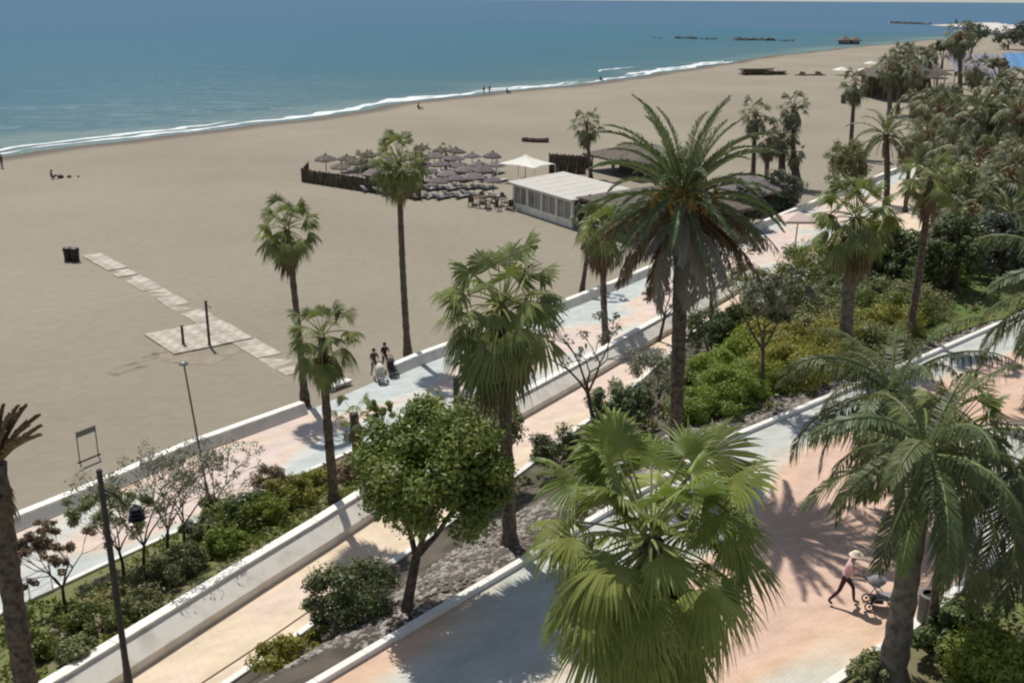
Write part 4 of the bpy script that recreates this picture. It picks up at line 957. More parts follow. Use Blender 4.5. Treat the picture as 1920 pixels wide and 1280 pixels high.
# people ------------------------------------------------------------
def person(label, loc, rz, pose, cols, hair=True, hat=False, scale=1.0, group=None):
    """pose: joint dict; one skinned body, coloured by bone, plus hair / hat children. x is forward."""
    J = dict(pelvis=(0, 0, .95), chest=(.03, 0, 1.32), neck=(.04, 0, 1.48), head=(.06, 0, 1.60), crown=(.07, 0, 1.70),
             shL=(.03, .17, 1.42), shR=(.03, -.17, 1.42), elL=(.02, .24, 1.15), elR=(.02, -.24, 1.15), haL=(.10, .24, .92), haR=(.10, -.24, .92), fiL=(.13, .24, .84), fiR=(.13, -.24, .84),
             hiL=(0, .09, .90), hiR=(0, -.09, .90), knL=(.05, .10, .50), knR=(.05, -.10, .50), anL=(0, .10, .08), anR=(0, -.10, .08), toL=(.17, .11, .03), toR=(.17, -.11, .03))
    J.update(pose)
    rad = dict(pelvis=.125, chest=.135, neck=.055, head=.095, crown=.075, shL=.06, shR=.06, elL=.042, elR=.042, haL=.032, haR=.032, fiL=.022, fiR=.022, hiL=.085, hiR=.085, knL=.058, knR=.058, anL=.042, anR=.042, toL=.035, toR=.035)
    K = list(J); idx = {k: i for i, k in enumerate(K)}
    E = [('pelvis', 'chest'), ('chest', 'neck'), ('neck', 'head'), ('head', 'crown'), ('chest', 'shL'), ('chest', 'shR'), ('shL', 'elL'), ('elL', 'haL'), ('haL', 'fiL'), ('shR', 'elR'), ('elR', 'haR'), ('haR', 'fiR'),
         ('pelvis', 'hiL'), ('pelvis', 'hiR'), ('hiL', 'knL'), ('knL', 'anL'), ('anL', 'toL'), ('hiR', 'knR'), ('knR', 'anR'), ('anR', 'toR')]
    me = bpy.data.meshes.new('tmp'); me.from_pydata([J[k] for k in K], [(idx[a], idx[b]) for a, b in E], []); o = bpy.data.objects.new('tmp', me); C.objects.link(o)
    o.modifiers.new('s', 'SKIN'); sv = me.skin_vertices[0].data
    for k in K: sv[idx[k]].radius = (rad[k], rad[k]); sv[idx[k]].use_root = (k == 'pelvis')
    o.modifiers.new('ss', 'SUBSURF').levels = 1
    bpy.context.view_layer.update()
    ev = o.evaluated_get(bpy.context.evaluated_depsgraph_get()); bm_ = bpy.data.meshes.new_from_object(ev); bpy.data.objects.remove(o)
    bm_.name = 'body'; bm_.materials.clear()
    for c_ in (M_skin, cols[0], cols[1], M_hair): bm_.materials.append(c_)
    reg = {}
    for a, b in E:
        s = {a, b}
        if s & {'head', 'crown', 'neck'} and 'chest' not in s: reg[(a, b)] = 0
        elif s & {'fiL', 'fiR', 'haL', 'haR'}: reg[(a, b)] = 0
        elif s & {'toL', 'toR'}: reg[(a, b)] = 3
        elif s & {'knL', 'knR', 'anL', 'anR', 'hiL', 'hiR'}: reg[(a, b)] = 2
        else: reg[(a, b)] = 1
    for p in bm_.polygons:
        c_ = p.center; best = 1e9; bi = 1
        for (a, b), q in reg.items():
            A, Bq = Vector(J[a]), Vector(J[b]); t = max(0, min(1, (c_ - A).dot(Bq - A) / max(1e-6, (Bq - A).length_squared))); d = (c_ - A.lerp(Bq, t)).length / (rad[a] * (1 - t) + rad[b] * t)
            if d < best: best = d; bi = q
        p.material_index = bi; p.use_smooth = True
    root = thing('person', label, 'person', loc, rz, group); root.scale = (scale,) * 3
    link('body', bm_, root); hd = Vector(J['head']); cr = Vector(J['crown'])
    MB().lathe([(.09, -.02), (.112, .03), (.108, .08), (.07, .125), (.001, .14)], tuple(hd + Vector((-.012, 0, .0))), 12).build('hair', M_hair, root, smooth=True)
    if hat:
        MB().lathe([(.20, .055), (.19, .07), (.11, .085), (.105, .155), (.06, .18), (.001, .185)], tuple(hd), 16).build('sun_hat', M_hat, root, smooth=True)
    f = MB(); hx = hd + Vector((.088, 0, -.01)); f.add([hx + Vector((0, -.015, -.02)), hx + Vector((0, .015, -.02)), hx + Vector((0, 0, .03)), hx + Vector((.03, 0, -.015))], [(0, 1, 3), (1, 2, 3), (2, 0, 3)]); f.build('nose', M_skin, root)
    return root
def stroller(label, loc, rz, cloth, group=None):
    root = thing('stroller', label, 'pushchair', loc, rz, group)
    for x in (-.3, .38):
        for y in (-.24, .24):
            wmb = MB(); 
            for k in range(12):
                a0, a1 = k * math.pi / 6, (k + 1) * math.pi / 6; wmb.tube([(x + .12 * math.cos(a0), y, .13 + .12 * math.sin(a0)), (x + .12 * math.cos(a1), y, .13 + .12 * math.sin(a1))], .022, 5)
            wmb.tube([(x, y - .03, .13), (x, y + .03, .13)], .035, 6); wmb.build('wheel', M_black, root)
    for y in (-.24, .24):
        MB().tube([(.38, y, .13), (-.05, y, .55), (-.45, y, .98)], .016, 6).build('frame_tube', M_grey, root); MB().tube([(-.3, y, .13), (-.02, y, .56)], .016, 6).build('frame_tube', M_grey, root)
    MB().tube([(-.45, -.24, .98), (-.52, 0, 1.0), (-.45, .24, .98)], .022, 6).build('handle', M_black, root)
    s = MB(); s.add([(.35, -.2, .36), (.35, .2, .36), (-.08, .2, .42), (-.08, -.2, .42), (-.22, .2, .85), (-.22, -.2, .85)], [(0, 1, 2, 3), (3, 2, 4, 5)]); s.box((.14, 0, .36), (.42, .4, .06)); s.box((.38, 0, .2), (.12, .36, .04)); s.build('seat', cloth, root)
    V = []; F = []
    for i in range(6):
        a = math.radians(35 + i * 25)
        for k in range(5): b = math.pi * k / 4; V.append((-.12 + .34 * math.cos(a) * math.sin(b) + .0, .22 * math.cos(b), .72 + .32 * math.sin(a) * math.sin(b)))
    for i in range(5):
        for k in range(4): F.append((i * 5 + k, i * 5 + k + 1, (i + 1) * 5 + k + 1, (i + 1) * 5 + k))
    mesh_np('hood', V, F, cloth, root, smooth=True)
    MB().box((-.08, 0, .26), (.34, .3, .14)).build('basket', M_black, root)
    return root
# near walker pushing a pushchair: moving to the right of the picture
nb = at(1577, 1132, Z_NEAR); hd_ = math.radians(-8)
walk = dict(pelvis=(.02, 0, .94), chest=(.14, 0, 1.29), neck=(.19, 0, 1.44), head=(.25, 0, 1.545), crown=(.29, 0, 1.64), shL=(.15, .17, 1.38), shR=(.15, -.17, 1.38), elL=(.22, .24, 1.12), elR=(.16, -.24, 1.11), haL=(.46, .20, 1.05), haR=(.42, -.22, 1.05), fiL=(.54, .2, 1.03), fiR=(.50, -.22, 1.03),
            hiL=(.04, .09, .88), hiR=(0, -.09, .88), knL=(.30, .10, .52), knR=(-.12, -.10, .48), anL=(.36, .10, .09), anR=(-.38, -.10, .16), toL=(.52, .10, .04), toR=(-.26, -.10, .05))
person('walker in pale sun hat, pink top and dark maroon trousers leaning on a pushchair', nb, hd_, walk, (M_pink, M_maroon), hat=True)
stroller('grey pushchair in front of the walker with the sun hat', nb + Vector((1.02 * math.cos(hd_), 1.02 * math.sin(hd_), 0)), hd_, mat('grey_pram_cloth', (.26, .25, .27), .85))
# two strollers pushers on the beach promenade
w2 = dict(elL=(.12, .24, 1.14), elR=(.12, -.24, 1.14), haL=(.38, .2, 1.05), haR=(.38, -.2, 1.05), fiL=(.45, .2, 1.03), fiR=(.45, -.2, 1.03), knL=(.22, .1, .52), anL=(.25, .1, .08), toL=(.42, .1, .03), knR=(-.02, -.1, .5), anR=(-.25, -.1, .12), toR=(-.12, -.1, .03))
hd2 = math.radians(-62)
for i, (px, lb, ls, cl) in enumerate([((702, 706), 'left one of two dark clothed people pushing prams by the wall opening', 'whitish pram of the left person by the wall opening', M_canvas), ((722, 694), 'right one of two dark clothed people pushing prams by the wall opening', 'dark pram of the right person by the wall opening', M_darkc)]):
    p = at(*px, Z_PROM); person(lb, p, hd2, w2, ((M_darkc, M_maroon)[i], M_darkc), scale=.93, group='two people with prams'); stroller(ls, p + Vector((1.0 * math.cos(hd2), 1.0 * math.sin(hd2), 0)), hd2, cl, group='prams on the beach promenade')
# people on the beach
stand = {}
sit = dict(pelvis=(0, 0, .14), chest=(-.04, 0, .52), neck=(-.03, 0, .68), head=(0, 0, .80), crown=(.02, 0, .9), shL=(-.04, .17, .62), shR=(-.04, -.17, .62), elL=(-.08, .25, .36), elR=(-.08, -.25, .36), haL=(.16, .22, .34), haR=(.16, -.22, .34), fiL=(.24, .2, .34), fiR=(.24, -.2, .34),
           hiL=(.06, .1, .13), hiR=(.06, -.1, .13), knL=(.42, .14, .42), knR=(.42, -.14, .40), anL=(.62, .12, .06), anR=(.64, -.12, .06), toL=(.78, .12, .04), toR=(.8, -.12, .04))
person('dark figure standing near the surf at the left edge', at(4, 316), 1.2, stand, (M_darkc, M_darkc))
person('person sitting on the open sand beside scattered bags at left', at(98, 336), .6, sit, (M_darkc, M_darkc), scale=1.15)
person('person sitting close to the surf above the parasols', at(785, 206), .6, sit, (M_maroon, M_skin), scale=1.3)
person('left of two figures standing at the waterline', at(907, 177), 1.0, stand, (M_darkc, M_darkc)); person('right of two figures standing at the waterline', at(918, 176), 2.2, stand, (M_darkc, M_darkc))
person('person sitting at the waterline right of the standing pair', at(951, 176), .6, sit, (M_darkc, M_darkc), scale=1.3)
person('person sitting near the bend of the far shore', at(1126, 152), .6, sit, (M_maroon, M_darkc), scale=1.3)
for i, (px, lb) in enumerate([((114, 334), 'dark beach bag nearest the sitting person at left'), ((130, 333), 'middle beach bag in the row on the open sand'), ((147, 332), 'outermost small beach bag in the row on the open sand')]):
    b_ = thing('beach_bag', lb, 'bag', at(*px), i, 'bags lying on the open sand'); s_ = .8 - .2 * i
    MB().lathe([(.22, 0), (.34, .12), (.32, .34), (.22, .44), (.001, .46)], n=10).build('sack', M_post if i < 1 else M_wood, b_); MB().tube([(-.18, 0, .4), (0, 0, .62), (.18, 0, .4)], .02, 5).build('strap', M_post, b_); b_.scale = (s_ * 1.3, s_, s_)

# ------------------------------------------------------------------ street lamps, rails
def lamp_thin():
    b = (391, 935); B = at(*b, gaz(*b)); T = top(B, 345, 684); root = thing('street_lamp', 'tall thin grey street lamp rising from the planted bed', 'street lamp', B); h = T - B
    MB().tube([(0, 0, -.2), h * .12, h * .13, h], [.075, .075, .05, .035], 8).build('pole', M_grey, root)
    MB().tube([h, h + Vector((-.25, .1, .06)), h + Vector((-.42, .16, .04))], [.025, .022, .02], 6).build('arm', M_grey, root)
    MB().lathe([(.001, .10), (.12, .06), (.19, 0), (.17, -.05), (.001, -.07)], tuple(h + Vector((-.02, 0, .06))), 12).build('lamp_head', M_grey, root)
lamp_thin()
def lamp_dark():
    B = at(246, 1318, Z_PATH); T = top(B, 186, 884); h = T - B
    root = thing('lamp_post', 'dark lamp post at lower left carrying a tiered black lantern', 'lamp post', B)
    MB().tube([(0, 0, -.1), (0, 0, .8), h * .2, h * .65, h], [.13, .12, .09, .085, .07], 10).build('pole', M_post, root)
    MB().lathe([(.001, .09), (.07, .05), (.085, 0)], tuple(h), 10).build('finial', M_post, root)
    a = h * .93; e = Vector((.62, .05, -.55))
    MB().tube([a, a + Vector((.28, .02, -.12)), a + e * .9], [.045, .04, .03], 6).build('arm', M_post, root)
    c = a + Vector((.80, .05, -.68)); MB().tube([a + e * .9, a + Vector((.7, .05, -.45)), c + Vector((0, 0, .22))], .02, 6).build('hanger', M_post, root)
    for k in range(4):
        MB().lathe([(.05, .03), (.15 + .025 * k, -.03), (.16 + .025 * k, -.05), (.05, -.02)], tuple(c + Vector((0, 0, .16 - .10 * k))), 14).build('louvre_ring', M_black, root)
    MB().lathe([(.06, .2), (.06, -.22), (.001, -.24)], tuple(c), 10).build('lamp_glass', M_glass, root)
lamp_dark()
def rail(label, P, h, nr_, m, name='railing', gap=1.8):
    o = P[0]; root = thing(name, label, 'railing', o); Q = resample(P, gap)
    for q in Q: r = q - o; MB().tube([r + Vector((0, 0, -.05)), r + Vector((0, 0, h))], .028, 6).build('post', m, root)
    for k in range(nr_):
        MB().tube([q - o + Vector((0, 0, h - k * h / max(nr_, 1))) for q in Q], .026 if k == 0 else .018, 6).build('rail', m, root)
rail('thin brown handrail along the near side of the footpath', [Vector((pa(Y) + .35, Y, Z_PATH + .05)) for Y in (17, 20, 23, 26, 28.5)], .75, 1, M_terra)
rail('short white railing beside the left palm trunk at the promenade edge', [at(x, y, Z_PROM + .05) for x, y in ((10, 1142), (56, 1120), (98, 1098))], .8, 4, M_white, gap=1.2)
# litter bin near the walker
B = at(1737, 1172, Z_NEAR); root = thing('litter_bin', 'grey cylindrical litter bin behind the thin palm trunk at right', 'bin', B)
MB().lathe([(.26, 0), (.28, .05), (.28, .85), (.30, .88), (.30, .95), (.27, .97)], n=16).build('drum', mat('grey_bin_paint', (.10, .10, .10), .6), root, smooth=True); MB().lathe([(.22, .97), (.22, .90), (.001, .89)], n=16).build('opening', M_black, root); MB().lathe([(.31, .93), (.31, .99), (.22, 1.0), (.22, .975)], n=16).build('rim', M_grey, root)
# odds on the beach promenade
def slab_bench(label, px, z, Lm, rz, m):
    root = thing('stone_bench', label, 'bench', at(*px, z), rz); MB().box((0, 0, .42), (Lm, .5, .12)).build('seat', m, root)
    for s in (-1, 1): MB().box((s * Lm * .36, 0, .18), (.3, .38, .36)).build('support', m, root)
slab_bench('white stone bench peeping over the round tree', (780, 792), Z_PROM, 1.5, .5, M_white)
slab_bench('pale stone bench left of the shaggy palm trunk', (872, 790), Z_PROM, 1.6, .8, M_white)
B = at(806, 757, Z_PROM); root = thing('round_stool', 'low round brown seat on the pink paving', 'seat', B); MB().lathe([(.34, 0), (.40, .12), (.40, .26), (.32, .30), (.001, .31)], n=16).build('drum', M_terra, root, smooth=True); MB().lathe([(.42, .2), (.42, .25)], n=16).build('band', M_post, root)
B = at(856, 760, Z_PROM); root = thing('wooden_post', 'dark wooden post behind the round tree', 'post', B); MB().box((0, 0, .7), (.28, .28, 1.5)).build('shaft', M_post, root); MB().box((0, 0, 1.49), (.36, .36, .08)).build('cap', M_post, root)
wall_end = at(588, 742, Z_PROM)
slab_bench('small white block seat at the opening in the beach wall', (636, 733), -.2, 1.5, .9, M_white)
def chair(label, loc, rz, grp):
    root = thing('garden_chair', label, 'chair', loc, rz, grp)
    MB().box((0, 0, .45), (.46, .46, .04)).build('seat', M_white, root); MB().box((-.23, 0, .72), (.04, .46, .5)).build('backrest', M_white, root)
    for x in (-.2, .2):
        for y in (-.2, .2): MB().tube([(x, y, 0), (x * .95, y * .95, .44)], .022, 5).build('leg', M_white, root)
    for y in (-.22, .22): MB().tube([(-.22, y, .68), (.18, y, .66), (.2, y, .45)], .018, 5).build('armrest', M_white, root)
for i, (px, lb) in enumerate([((1222, 552), 'white garden chair left of the pair under the big feather palm'), ((1240, 548), 'white garden chair right of the pair under the big feather palm')]):
    chair(lb, at(*px, Z_PROM), i * 2.0, 'white chairs under the feather palm')
# sunshade with square pink top
B = at(1487, 490, Z_PATH); T = top(B, 1497, 410); h = T.z - B.z; root = thing('square_sunshade', 'square pale pink sunshade on a single pole above the far plaza', 'parasol', B)
MB().tube([(0, 0, 0), (.1, 0, h)], .05, 8).build('pole', M_terra, root); MB().lathe([(.35, 0), (.35, .1), (.1, .12)], n=12).build('base', M_conc, root)
s_ = 27 * mpp(T); mb = MB(); mb.add([(-s_, -s_, h), (s_, -s_, h), (s_, s_, h), (-s_, s_, h), (.1, 0, h + .55), (-s_, -s_, h - .18), (s_, -s_, h - .18), (s_, s_, h - .18), (-s_, s_, h - .18)], [(0, 1, 4), (1, 2, 4), (2, 3, 4), (3, 0, 4), (0, 5, 6, 1), (1, 6, 7, 2), (2, 7, 8, 3), (3, 8, 5, 0)]); mb.build('canopy', mat('pink_canvas', (.62, .48, .42), .8), root)

# ------------------------------------------------------------------ beach restaurant
# reed fence: panels between posts
def fence(label, p0, p1, h, m, n_):
    a = at(*p0); b = at(*p1); d = b - a; root = thing('reed_fence', label, 'fence', a, math.atan2(d.y, d.x)); L = d.length / n_
    reeds = MB(); 
    for k in range(int(L / .09)): reeds.tube([(.05 + k * .09, rnd.uniform(-.015, .015), 0), (.05 + k * .09, rnd.uniform(-.02, .02), h + rnd.uniform(-.08, .06))], .045, 4)
    me = reeds.mesh('reed_panel', m); pm = MB().tube([(0, 0, -.2), (0, 0, h + .15)], .06, 6).mesh('post', M_wood)
    for i in range(n_): link('reed_panel', me, root, (i * L, 0, 0)); link('post', pm, root, (i * L, -.06, 0))
    link('post', pm, root, (n_ * L, -.06, 0))
fence('long dark reed fence in front of the parasols', (567, 341), (790, 376), 1.45, M_bamboo, 12)
fence('short side of the reed fence at its seaward corner', (566, 341), (578, 326), 1.3, M_bamboo, 3)
fence('dark reed fence behind the white canopy', (1030, 311), (1104, 316), 1.5, M_bamboo, 5)
fence('second low reed screen behind the restaurant roof', (1030, 325), (1098, 327), .9, M_bamboo, 4)
def parasol_proto(m, name='thatched_parasol'):
    root = thing(name, '', 'parasol', (0, 0, 0)); MB().tube([(0, 0, 0), (0, 0, 2.35)], .05, 6).build('pole', M_wood, root)
    V = []; F = []; n_ = 14; R__ = random.Random(2); rings = [(.02, 2.62), (.4, 2.45), (.85, 2.22), (1.2, 1.98), (1.18, 1.86)]
    for (r, z) in rings:
        for k in range(n_): t = 2 * math.pi * k / n_; q = r * (1 + (.05 if k % 2 else -.04)); V.append((q * math.cos(t), q * math.sin(t), z + (R__.uniform(-.06, .06) if r > .9 else 0)))
    for i in range(4):
        for k in range(n_): F.append((i * n_ + k, i * n_ + (k + 1) % n_, (i + 1) * n_ + (k + 1) % n_, (i + 1) * n_ + k))
    mesh_np('canopy', V, F, m, root); MB().lathe([(.10, 2.55), (.13, 2.66), (.05, 2.78), (.001, 2.8)], n=8).build('top_tuft', m, root); return root
pA = parasol_proto(M_purple); pB = parasol_proto(M_thatch)
def lounger_proto():
    root = thing('sun_lounger', '', 'sun lounger', (0, 0, 0)); MB().box((0, 0, .28), (1.35, .62, .08)).build('seat', M_lounge, root)
    MB().box((-.88, 0, .50), (.62, .60, .07), M=Matrix.Rotation(math.radians(42), 3, 'Y')).build('backrest', M_lounge, root)
    for x in (-.55, .55):
        for y in (-.26, .26): MB().box((x, y, .12), (.06, .06, .24)).build('leg', M_wood, root)
    return root
lp = lounger_proto(); first = {'A': True, 'B': True, 'L': True}
e0 = at(600, 325); eu = (at(930, 352) - at(690, 352)).normalized(); ev_ = (at(800, 300) - at(700, 365)).normalized()
spots = [(612, 326, 'B'), (651, 322, 'B'), (690, 320, 'B'), (720, 312, 'B'), (790, 306, 'B'), (826, 305, 'B'), (853, 308, 'B'),
         (640, 340, 'B'), (668, 334, 'B'), (705, 356, 'A'), (740, 362, 'A'), (672, 345, 'A'), (700, 340, 'A'), (735, 330, 'A'), (775, 322, 'A'), (815, 320, 'A'), (850, 322, 'A'), (885, 318, 'A'), (922, 322, 'A'),
         (750, 348, 'A'), (790, 338, 'A'), (828, 336, 'A'), (862, 336, 'A'), (898, 334, 'A'), (930, 336, 'A'), (800, 352, 'A'), (838, 352, 'A'), (872, 350, 'A'), (905, 350, 'A'), (776, 368, 'A'), (820, 368, 'A'), (856, 366, 'A'), (888, 364, 'A'), (925, 366, 'A')]
place_words = ['at the far left behind the reed fence', 'second from the left behind the reed fence', 'third along the reed fence', 'left of the tall palm crown', 'right behind the tall palm crown', 'at the seaward back of the group', 'at the back near the mauve ones']
ORD = ['first', 'second', 'third', 'fourth', 'fifth', 'sixth', 'seventh', 'eighth']; ROWN = ['rearmost', 'middle', 'second', 'third', 'front']; spot_lb = {}
def rown(y): return 0 if y < 326 else 1 if y < 343 else 3 if y < 360 else 4
for i, (x, y, k) in enumerate(spots):
    src = pA if k == 'A' else pB; p = at(x, y)
    if k == 'B': lb = 'grey brown thatched parasol ' + (place_words[i] if i < 7 else ['low behind the left part of the reed fence', 'low beside the greyish palm'][i - 7]); g = None
    else:
        rowk = [q for q in spots if q[2] == 'A' and rown(q[1]) == rown(y)]; n_o = sorted(rowk).index((x, y, k)); last_ = n_o == len(rowk) - 1
        lb = 'mauve brown restaurant parasol, %s from the left in the %s row' % (ORD[n_o], ROWN[rown(y)]) if not last_ else 'mauve brown restaurant parasol at the right end of the %s row' % ROWN[rown(y)]; g = 'crowded mauve parasols of the beach restaurant'
    spot_lb[(x, y)] = lb.replace('mauve brown restaurant ', '').replace('grey brown ', '')
    if first[k]: src.location = p; src['label'] = lb; first[k] = False; r = src
    else: r = copy_thing(src, p, rnd.uniform(0, 3), lb)
    r.rotation_euler = (rnd.uniform(-.07, .07), rnd.uniform(-.07, .07), rnd.uniform(0, 3)); q_ = rnd.uniform(.85, 1.12); r.scale = (q_, q_, rnd.uniform(.74, .92))
    if g: r['group'] = g
    elif 'group' in r: del r['group']
ll = [(x + dx, y + dy, sd, (x, y)) for (x, y, k) in spots[7:] for dx, dy, sd in ((-10, 3, 'left'), (11, 5, 'right'))]
for i, (x, y, sd, par) in enumerate(ll):
    lb = '%s hand pale lounger under the %s' % (sd, spot_lb[par].replace('parasol, ', 'parasol ').replace('thatched ', ''))
    if first['L']: lp.location = at(x, y); lp.rotation_euler = (0, 0, .9); lp['label'] = lb; r = lp; first['L'] = False
    else: r = copy_thing(lp, at(x, y), .9 + rnd.uniform(-.1, .1), lb)
    r['group'] = 'sun loungers under the parasols'
# white tensile canopy
ct = at(985, 338); root = thing('tensile_canopy', 'pointed white stretched canopy beside the parasols', 'canopy', ct)
cs = [at(x, y) - ct for x, y in ((933, 342), (1040, 343), (1002, 352), (972, 330))]; cs = [cs[0], cs[2], cs[1], cs[3]]
hub_ = Vector((0, 0, 2.95)); V = []; F = []; N_ = 6
for ci in range(4):
    a = cs[ci] + Vector((0, 0, 2.1)); b = cs[(ci + 1) % 4] + Vector((0, 0, 2.1)); b0 = len(V)
    for i in range(N_ + 1):
        for j in range(N_ + 1):
            s = i / N_; t = j / N_; e_ = a.lerp(b, t); e_ = e_.lerp(Vector((0, 0, e_.z)), .18 * math.sin(math.pi * t)); q = hub_.lerp(e_, s); q.z = hub_.z + (e_.z - hub_.z) * (s ** .6) - 0 ; V.append(tuple(q))
    for i in range(N_):
        for j in range(N_): F.append((b0 + i * (N_ + 1) + j, b0 + (i + 1) * (N_ + 1) + j, b0 + (i + 1) * (N_ + 1) + j + 1, b0 + i * (N_ + 1) + j + 1))
mesh_np('membrane', V, F, M_canvas, root, smooth=True)
for c_ in cs: MB().tube([c_ * 1.02, c_ + Vector((0, 0, 2.15))], .05, 6).build('mast', M_white, root)
MB().tube([(0, 0, 0), hub_], .06, 6).build('centre_mast', M_white, root)
# glazed pavilion
fa_, fb_ = at(964, 392), at(1073, 428); du = (fb_ - fa_); Lf = du.length; du.normalize(); dv = Vector((-du.y, du.x, 0)); dv = dv if dv.y > 0 else -dv
ang = math.atan2(du.y, du.x); hp = 2.5; dep = 5.6
root = thing('restaurant_pavilion', 'white roofed glazed restaurant pavilion on the sand', 'building', fa_, ang)
MB().box((Lf / 2, dep / 2, .1), (Lf, dep, .2)).build('floor_slab', M_conc, root)
MB().box((Lf / 2, dep + .06, hp / 2), (Lf, .12, hp)).build('rear_wall', M_white, root); MB().box((.06, dep / 2, hp / 2), (.12, dep, hp)).build('side_wall', M_white, root)
nb_ = 4
for i in range(nb_ + 1): MB().box((i * Lf / nb_, -.02, hp / 2), (.22, .22, hp)).build('pillar', M_white, root)
for i in range(nb_):
    x0 = i * Lf / nb_ + .12; w_ = Lf / nb_ - .24; fr_ = MB(); 
    fr_.box((x0 + w_ / 2, .02, .35), (w_, .1, .7)); f_ = fr_.build('window_panel', M_render, root); MB().box((x0 + w_ / 2, .02, hp - .1), (w_, .1, .2)).build('lintel', M_render, root)
    MB().box((x0 + w_ / 2, .05, (hp + .5) / 2), (w_, .03, hp - .9)).build('pane', M_glass, f_)
    MB().box((x0 + w_ / 2, -.01, 1.5), (.06, .06, hp - .92)).build('mullion', M_white, f_)
rf = MB(); rf.add([(-.5, -.5, hp), (Lf + .5, -.5, hp), (Lf + .5, dep + .4, hp + .5), (-.5, dep + .4, hp + .5), (-.5, -.5, hp + .16), (Lf + .5, -.5, hp + .16), (Lf + .5, dep + .4, hp + .66), (-.5, dep + .4, hp + .66)], [(0, 3, 2, 1), (4, 5, 6, 7), (0, 1, 5, 4), (1, 2, 6, 5), (2, 3, 7, 6), (3, 0, 4, 7)]); rfo = rf.build('roof', mat('dull_cream_roof', (.52, .50, .45), .85, noise=(.7, (.48, .46, .41), .4, .7, 6)), root)
for i in range(7): MB().box((i * Lf / 6, dep / 2, hp + .47), (.05, dep * .98, .012), M=Matrix.Rotation(math.atan2(.5, dep + .9), 3, 'X')).build('roof_seam', M_render, rfo)
# thatched restaurant next to it
def hut(label, org, ang, Lx, Ly, hw, hr, wallm, roofm, over=.9, name='thatched_hut', openf=True, posts=4):
    root = thing(name, label, 'building', org, ang)
    if openf:
        MB().box((Lx / 2, Ly - .1, hw / 2), (Lx, .2, hw)).build('rear_wall', wallm, root); MB().box((Lx / 2, Ly * .55, .55), (Lx * .7, .5, 1.1)).build('counter', M_wood, root)
        for i in range(posts):
            for y in (0, Ly * .5): MB().tube([(i * Lx / (posts - 1), y, 0), (i * Lx / (posts - 1), y, hw)], .11, 7).build('post', M_wood, root)
    else:
        MB().box((Lx / 2, Ly / 2, hw / 2), (Lx, Ly, hw)).build('wall', wallm, root)
        for i in range(3): f_ = MB().box(((i + .5) * Lx / 3, -.03, hw * .55), (Lx / 5, .06, hw * .45)).build('window', M_white, root); MB().box(((i + .5) * Lx / 3, -.07, hw * .55), (Lx / 5 - .2, .03, hw * .45 - .2)).build('pane', M_glass, f_)
    o_ = over; nx = 14; ny = 8; V = []; F = []; R__ = random.Random(int(Lx * 10))
    for i in range(nx + 1):
        for j in range(ny + 1):
            u, v = i / nx, j / ny; x = -o_ + u * (Lx + 2 * o_); y = -o_ + v * (Ly + 2 * o_)
            e_ = min(min(v, 1 - v) * 2 * (Ly + 2 * o_) / 2, min(u, 1 - u) * (Lx + 2 * o_)) / ((Ly + 2 * o_) / 2); V.append((x, y, hw - .25 + hr * min(1, e_) + R__.uniform(-.05, .05)))
    for i in range(nx):
        for j in range(ny): F.append((i * (ny + 1) + j, (i + 1) * (ny + 1) + j, (i + 1) * (ny + 1) + j + 1, i * (ny + 1) + j + 1))
    o = mesh_np('roof', V, F, roofm, root); so_m = o.modifiers.new('thick', 'SOLIDIFY'); so_m.thickness = .28; so_m.offset = -1
    return root
hut('wide dark thatched restaurant building behind the feather palm', fb_ + du * .9 + dv * 1.2, ang, 10, 9, 3.1, 1.5, M_wood, M_thatch, posts=7)
hut('small mauve roofed hut right of the feather palm crown', at(1325, 385, .1), ang + .15, 6, 5, 2.4, 1.0, M_white, M_purple, posts=3)
hut('low grey thatched hut behind the restaurant roof', at(1110, 318), ang, 9, 6, 2.2, 1.3, M_wood, M_thatch, posts=3)
# terrace furniture left of the pavilion
def table_set(lb, px, grp):
    root = thing('terrace_table', lb, 'table', at(*px), rnd.uniform(0, 2), grp); MB().lathe([(.5, .72), (.5, .76), (.001, .765)], n=12).build('tabletop', M_wood, root); MB().tube([(0, 0, 0), (0, 0, .72)], .05, 6).build('stem', M_wood, root); MB().lathe([(.3, 0), (.3, .04), (.05, .06)], n=10).build('foot', M_wood, root)
for i, (x, y) in enumerate([(888, 384), (905, 382), (922, 380), (940, 386), (912, 390), (952, 392)]):
    table_set('dark terrace table beside the pavilion, ' + ['leftmost one', 'second from the left', 'rearmost one', 'right of the middle', 'nearest the open sand', 'touching the glazed front'][i], (x, y), 'terrace tables beside the pavilion')
for i, (x, y) in enumerate([(882, 388), (896, 390), (915, 394), (930, 388), (900, 378), (935, 396), (945, 380), (960, 396)]):
    root = thing('terrace_chair', 'dark terrace chair beside the pavilion, ' + ['outermost at the left', 'in front of the leftmost table', 'frontmost on the open sand', 'between the middle tables', 'behind the leftmost tables', 'front one near the pavilion corner', 'behind the table near the pavilion', 'closest to the glazed front'][i], 'chair', at(x, y), rnd.uniform(0, 6), 'terrace chairs beside the pavilion')
    MB().box((0, 0, .46), (.5, .5, .06)).build('seat', M_wood, root); MB().box((-.25, 0, .78), (.05, .5, .6)).build('backrest', M_wood, root)
    for a_x in (-.2, .2):
        for a_y in (-.2, .2): MB().box((a_x, a_y, .22), (.05, .05, .44)).build('leg', M_wood, root)
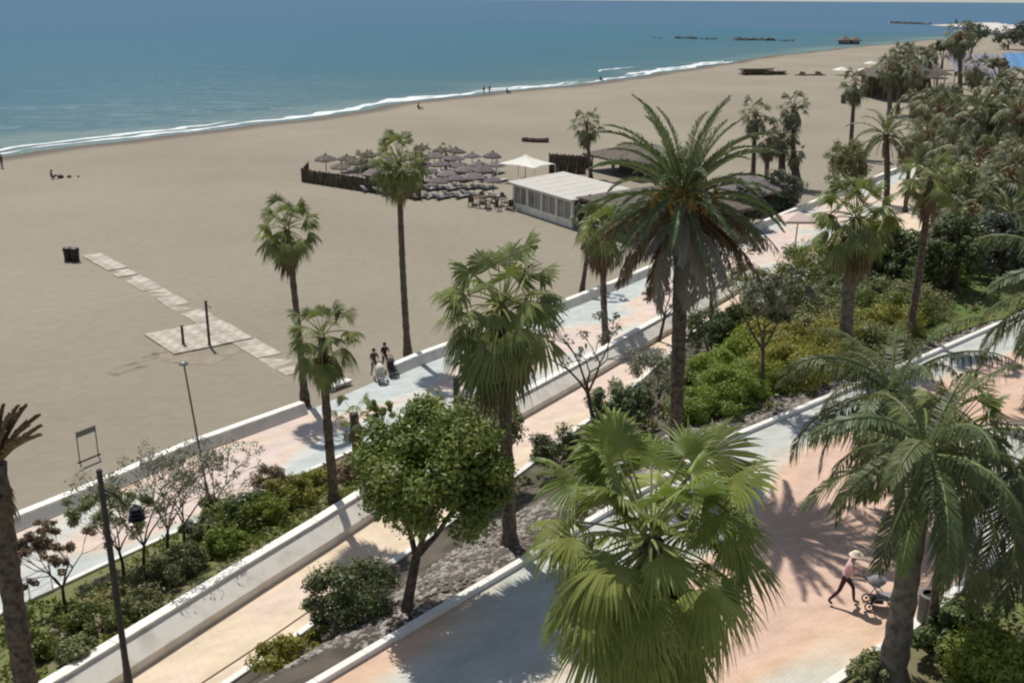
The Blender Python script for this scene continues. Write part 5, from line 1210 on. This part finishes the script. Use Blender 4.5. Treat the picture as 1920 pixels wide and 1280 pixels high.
# stacked timber and far huts
def stack(label, px, Lm, n_, wdt=1.2):
    root = thing('timber_stack', label, 'timber stack', at(*px), .25)
    me = MB().box((0, 0, 0), (Lm, .5, .22)).mesh('plank', M_wood)
    for i in range(n_): link('plank', me, root, (rnd.uniform(-.3, .3) * Lm * .3, (i % 4) * .6, .15 + (i // 4) * .34), (rnd.uniform(-.04, .04), rnd.uniform(-.06, .06), rnd.uniform(-.25, .25)))
    for k in (-1, 1): MB().box((k * Lm * .3, .9, .5), (.25, 2.6, 1.0)).build('bearer', M_wood, root)
stack('large dark pile of stacked timber on the far beach', (1422, 141), 9, 20); stack('smaller pile of timber touching the large one', (1452, 141), 7, 12); stack('low dark timber lying right of the big pile', (1522, 142), 8, 4)
hut('dark hut on the sand at the far waterline', at(1578, 83), .1, 4, 4, 2.0, 2.2, M_wood, M_thatch, openf=False); hut('dark round topped hut beside the waterline hut', at(1598, 83), .0, 3.5, 4, 2.0, 2.0, M_wood, M_thatch, openf=False)
hut('big brown thatched beach bar at the far right', at(1655, 190), .05, 11, 13, 5.0, 5.0, M_wood, M_thatch, posts=6, over=1.5)
hut('second ridge of the far thatched beach bar', at(1712, 172), .05, 7, 8, 4.2, 3.2, M_wood, M_thatch, posts=4, over=1.2)
def awning(label, px, Lm, Dm, hm, m, folds=10, name='awning'):
    B = at(*px); root = thing(name, label, 'awning', B, .1); V = []; F = []
    for i in range(folds * 2 + 1):
        x = i / (folds * 2) * Lm; z = .35 if i % 2 else 0; V += [(x, 0, hm * .45 + z), (x, Dm * .5, hm + z), (x, Dm, hm * .8 + z)]
    for i in range(folds * 2): F += [(i * 3, i * 3 + 3, i * 3 + 4, i * 3 + 1), (i * 3 + 1, i * 3 + 4, i * 3 + 5, i * 3 + 2)]
    mesh_np('cover', V, F, m, root)
    for x in (0, Lm): 
        for y in (0, Dm): MB().tube([(x, y, 0), (x, y, hm * (.45 if y == 0 else .8))], .12, 6).build('pole', M_wood, root)
awning('lilac pleated awning left of the blue one at the far right', (1788, 160), 15, 10, 7.0, M_lilac); awning('bright blue awning at the right edge', (1893, 150), 12, 9, 6.5, M_blue, 4); awning('small lilac awning in front of the blue one', (1850, 163), 6, 5, 3.5, M_lilac, 5)
def tent(label, px, Lm, hm):
    root = thing('white_tent', label, 'tent', at(*px), .2); s = Lm / 2; mb = MB(); mb.add([(-s, -s, hm * .6), (s, -s, hm * .6), (s, s, hm * .6), (-s, s, hm * .6), (0, 0, hm)], [(0, 1, 4), (1, 2, 4), (2, 3, 4), (3, 0, 4)]); mb.build('roof', M_canvas, root); root.scale = (.7, .7, .7)
    for x in (-s, s):
        for y in (-s, s): MB().tube([(x, y, 0), (x, y, hm * .6)], .08, 6).build('pole', M_white, root)
tent('white tent left of the ball crowned palm', (1578, 141), 6, 3.2); tent('white tent right behind the ball crowned palm', (1628, 141), 7, 3.2); tent('small white tent beside the far thatched bar', (1632, 126), 5, 2.6)
awning('white awning at the edge of the thatched bar', (1690, 130), 8, 6, 3.5, M_canvas, 3)
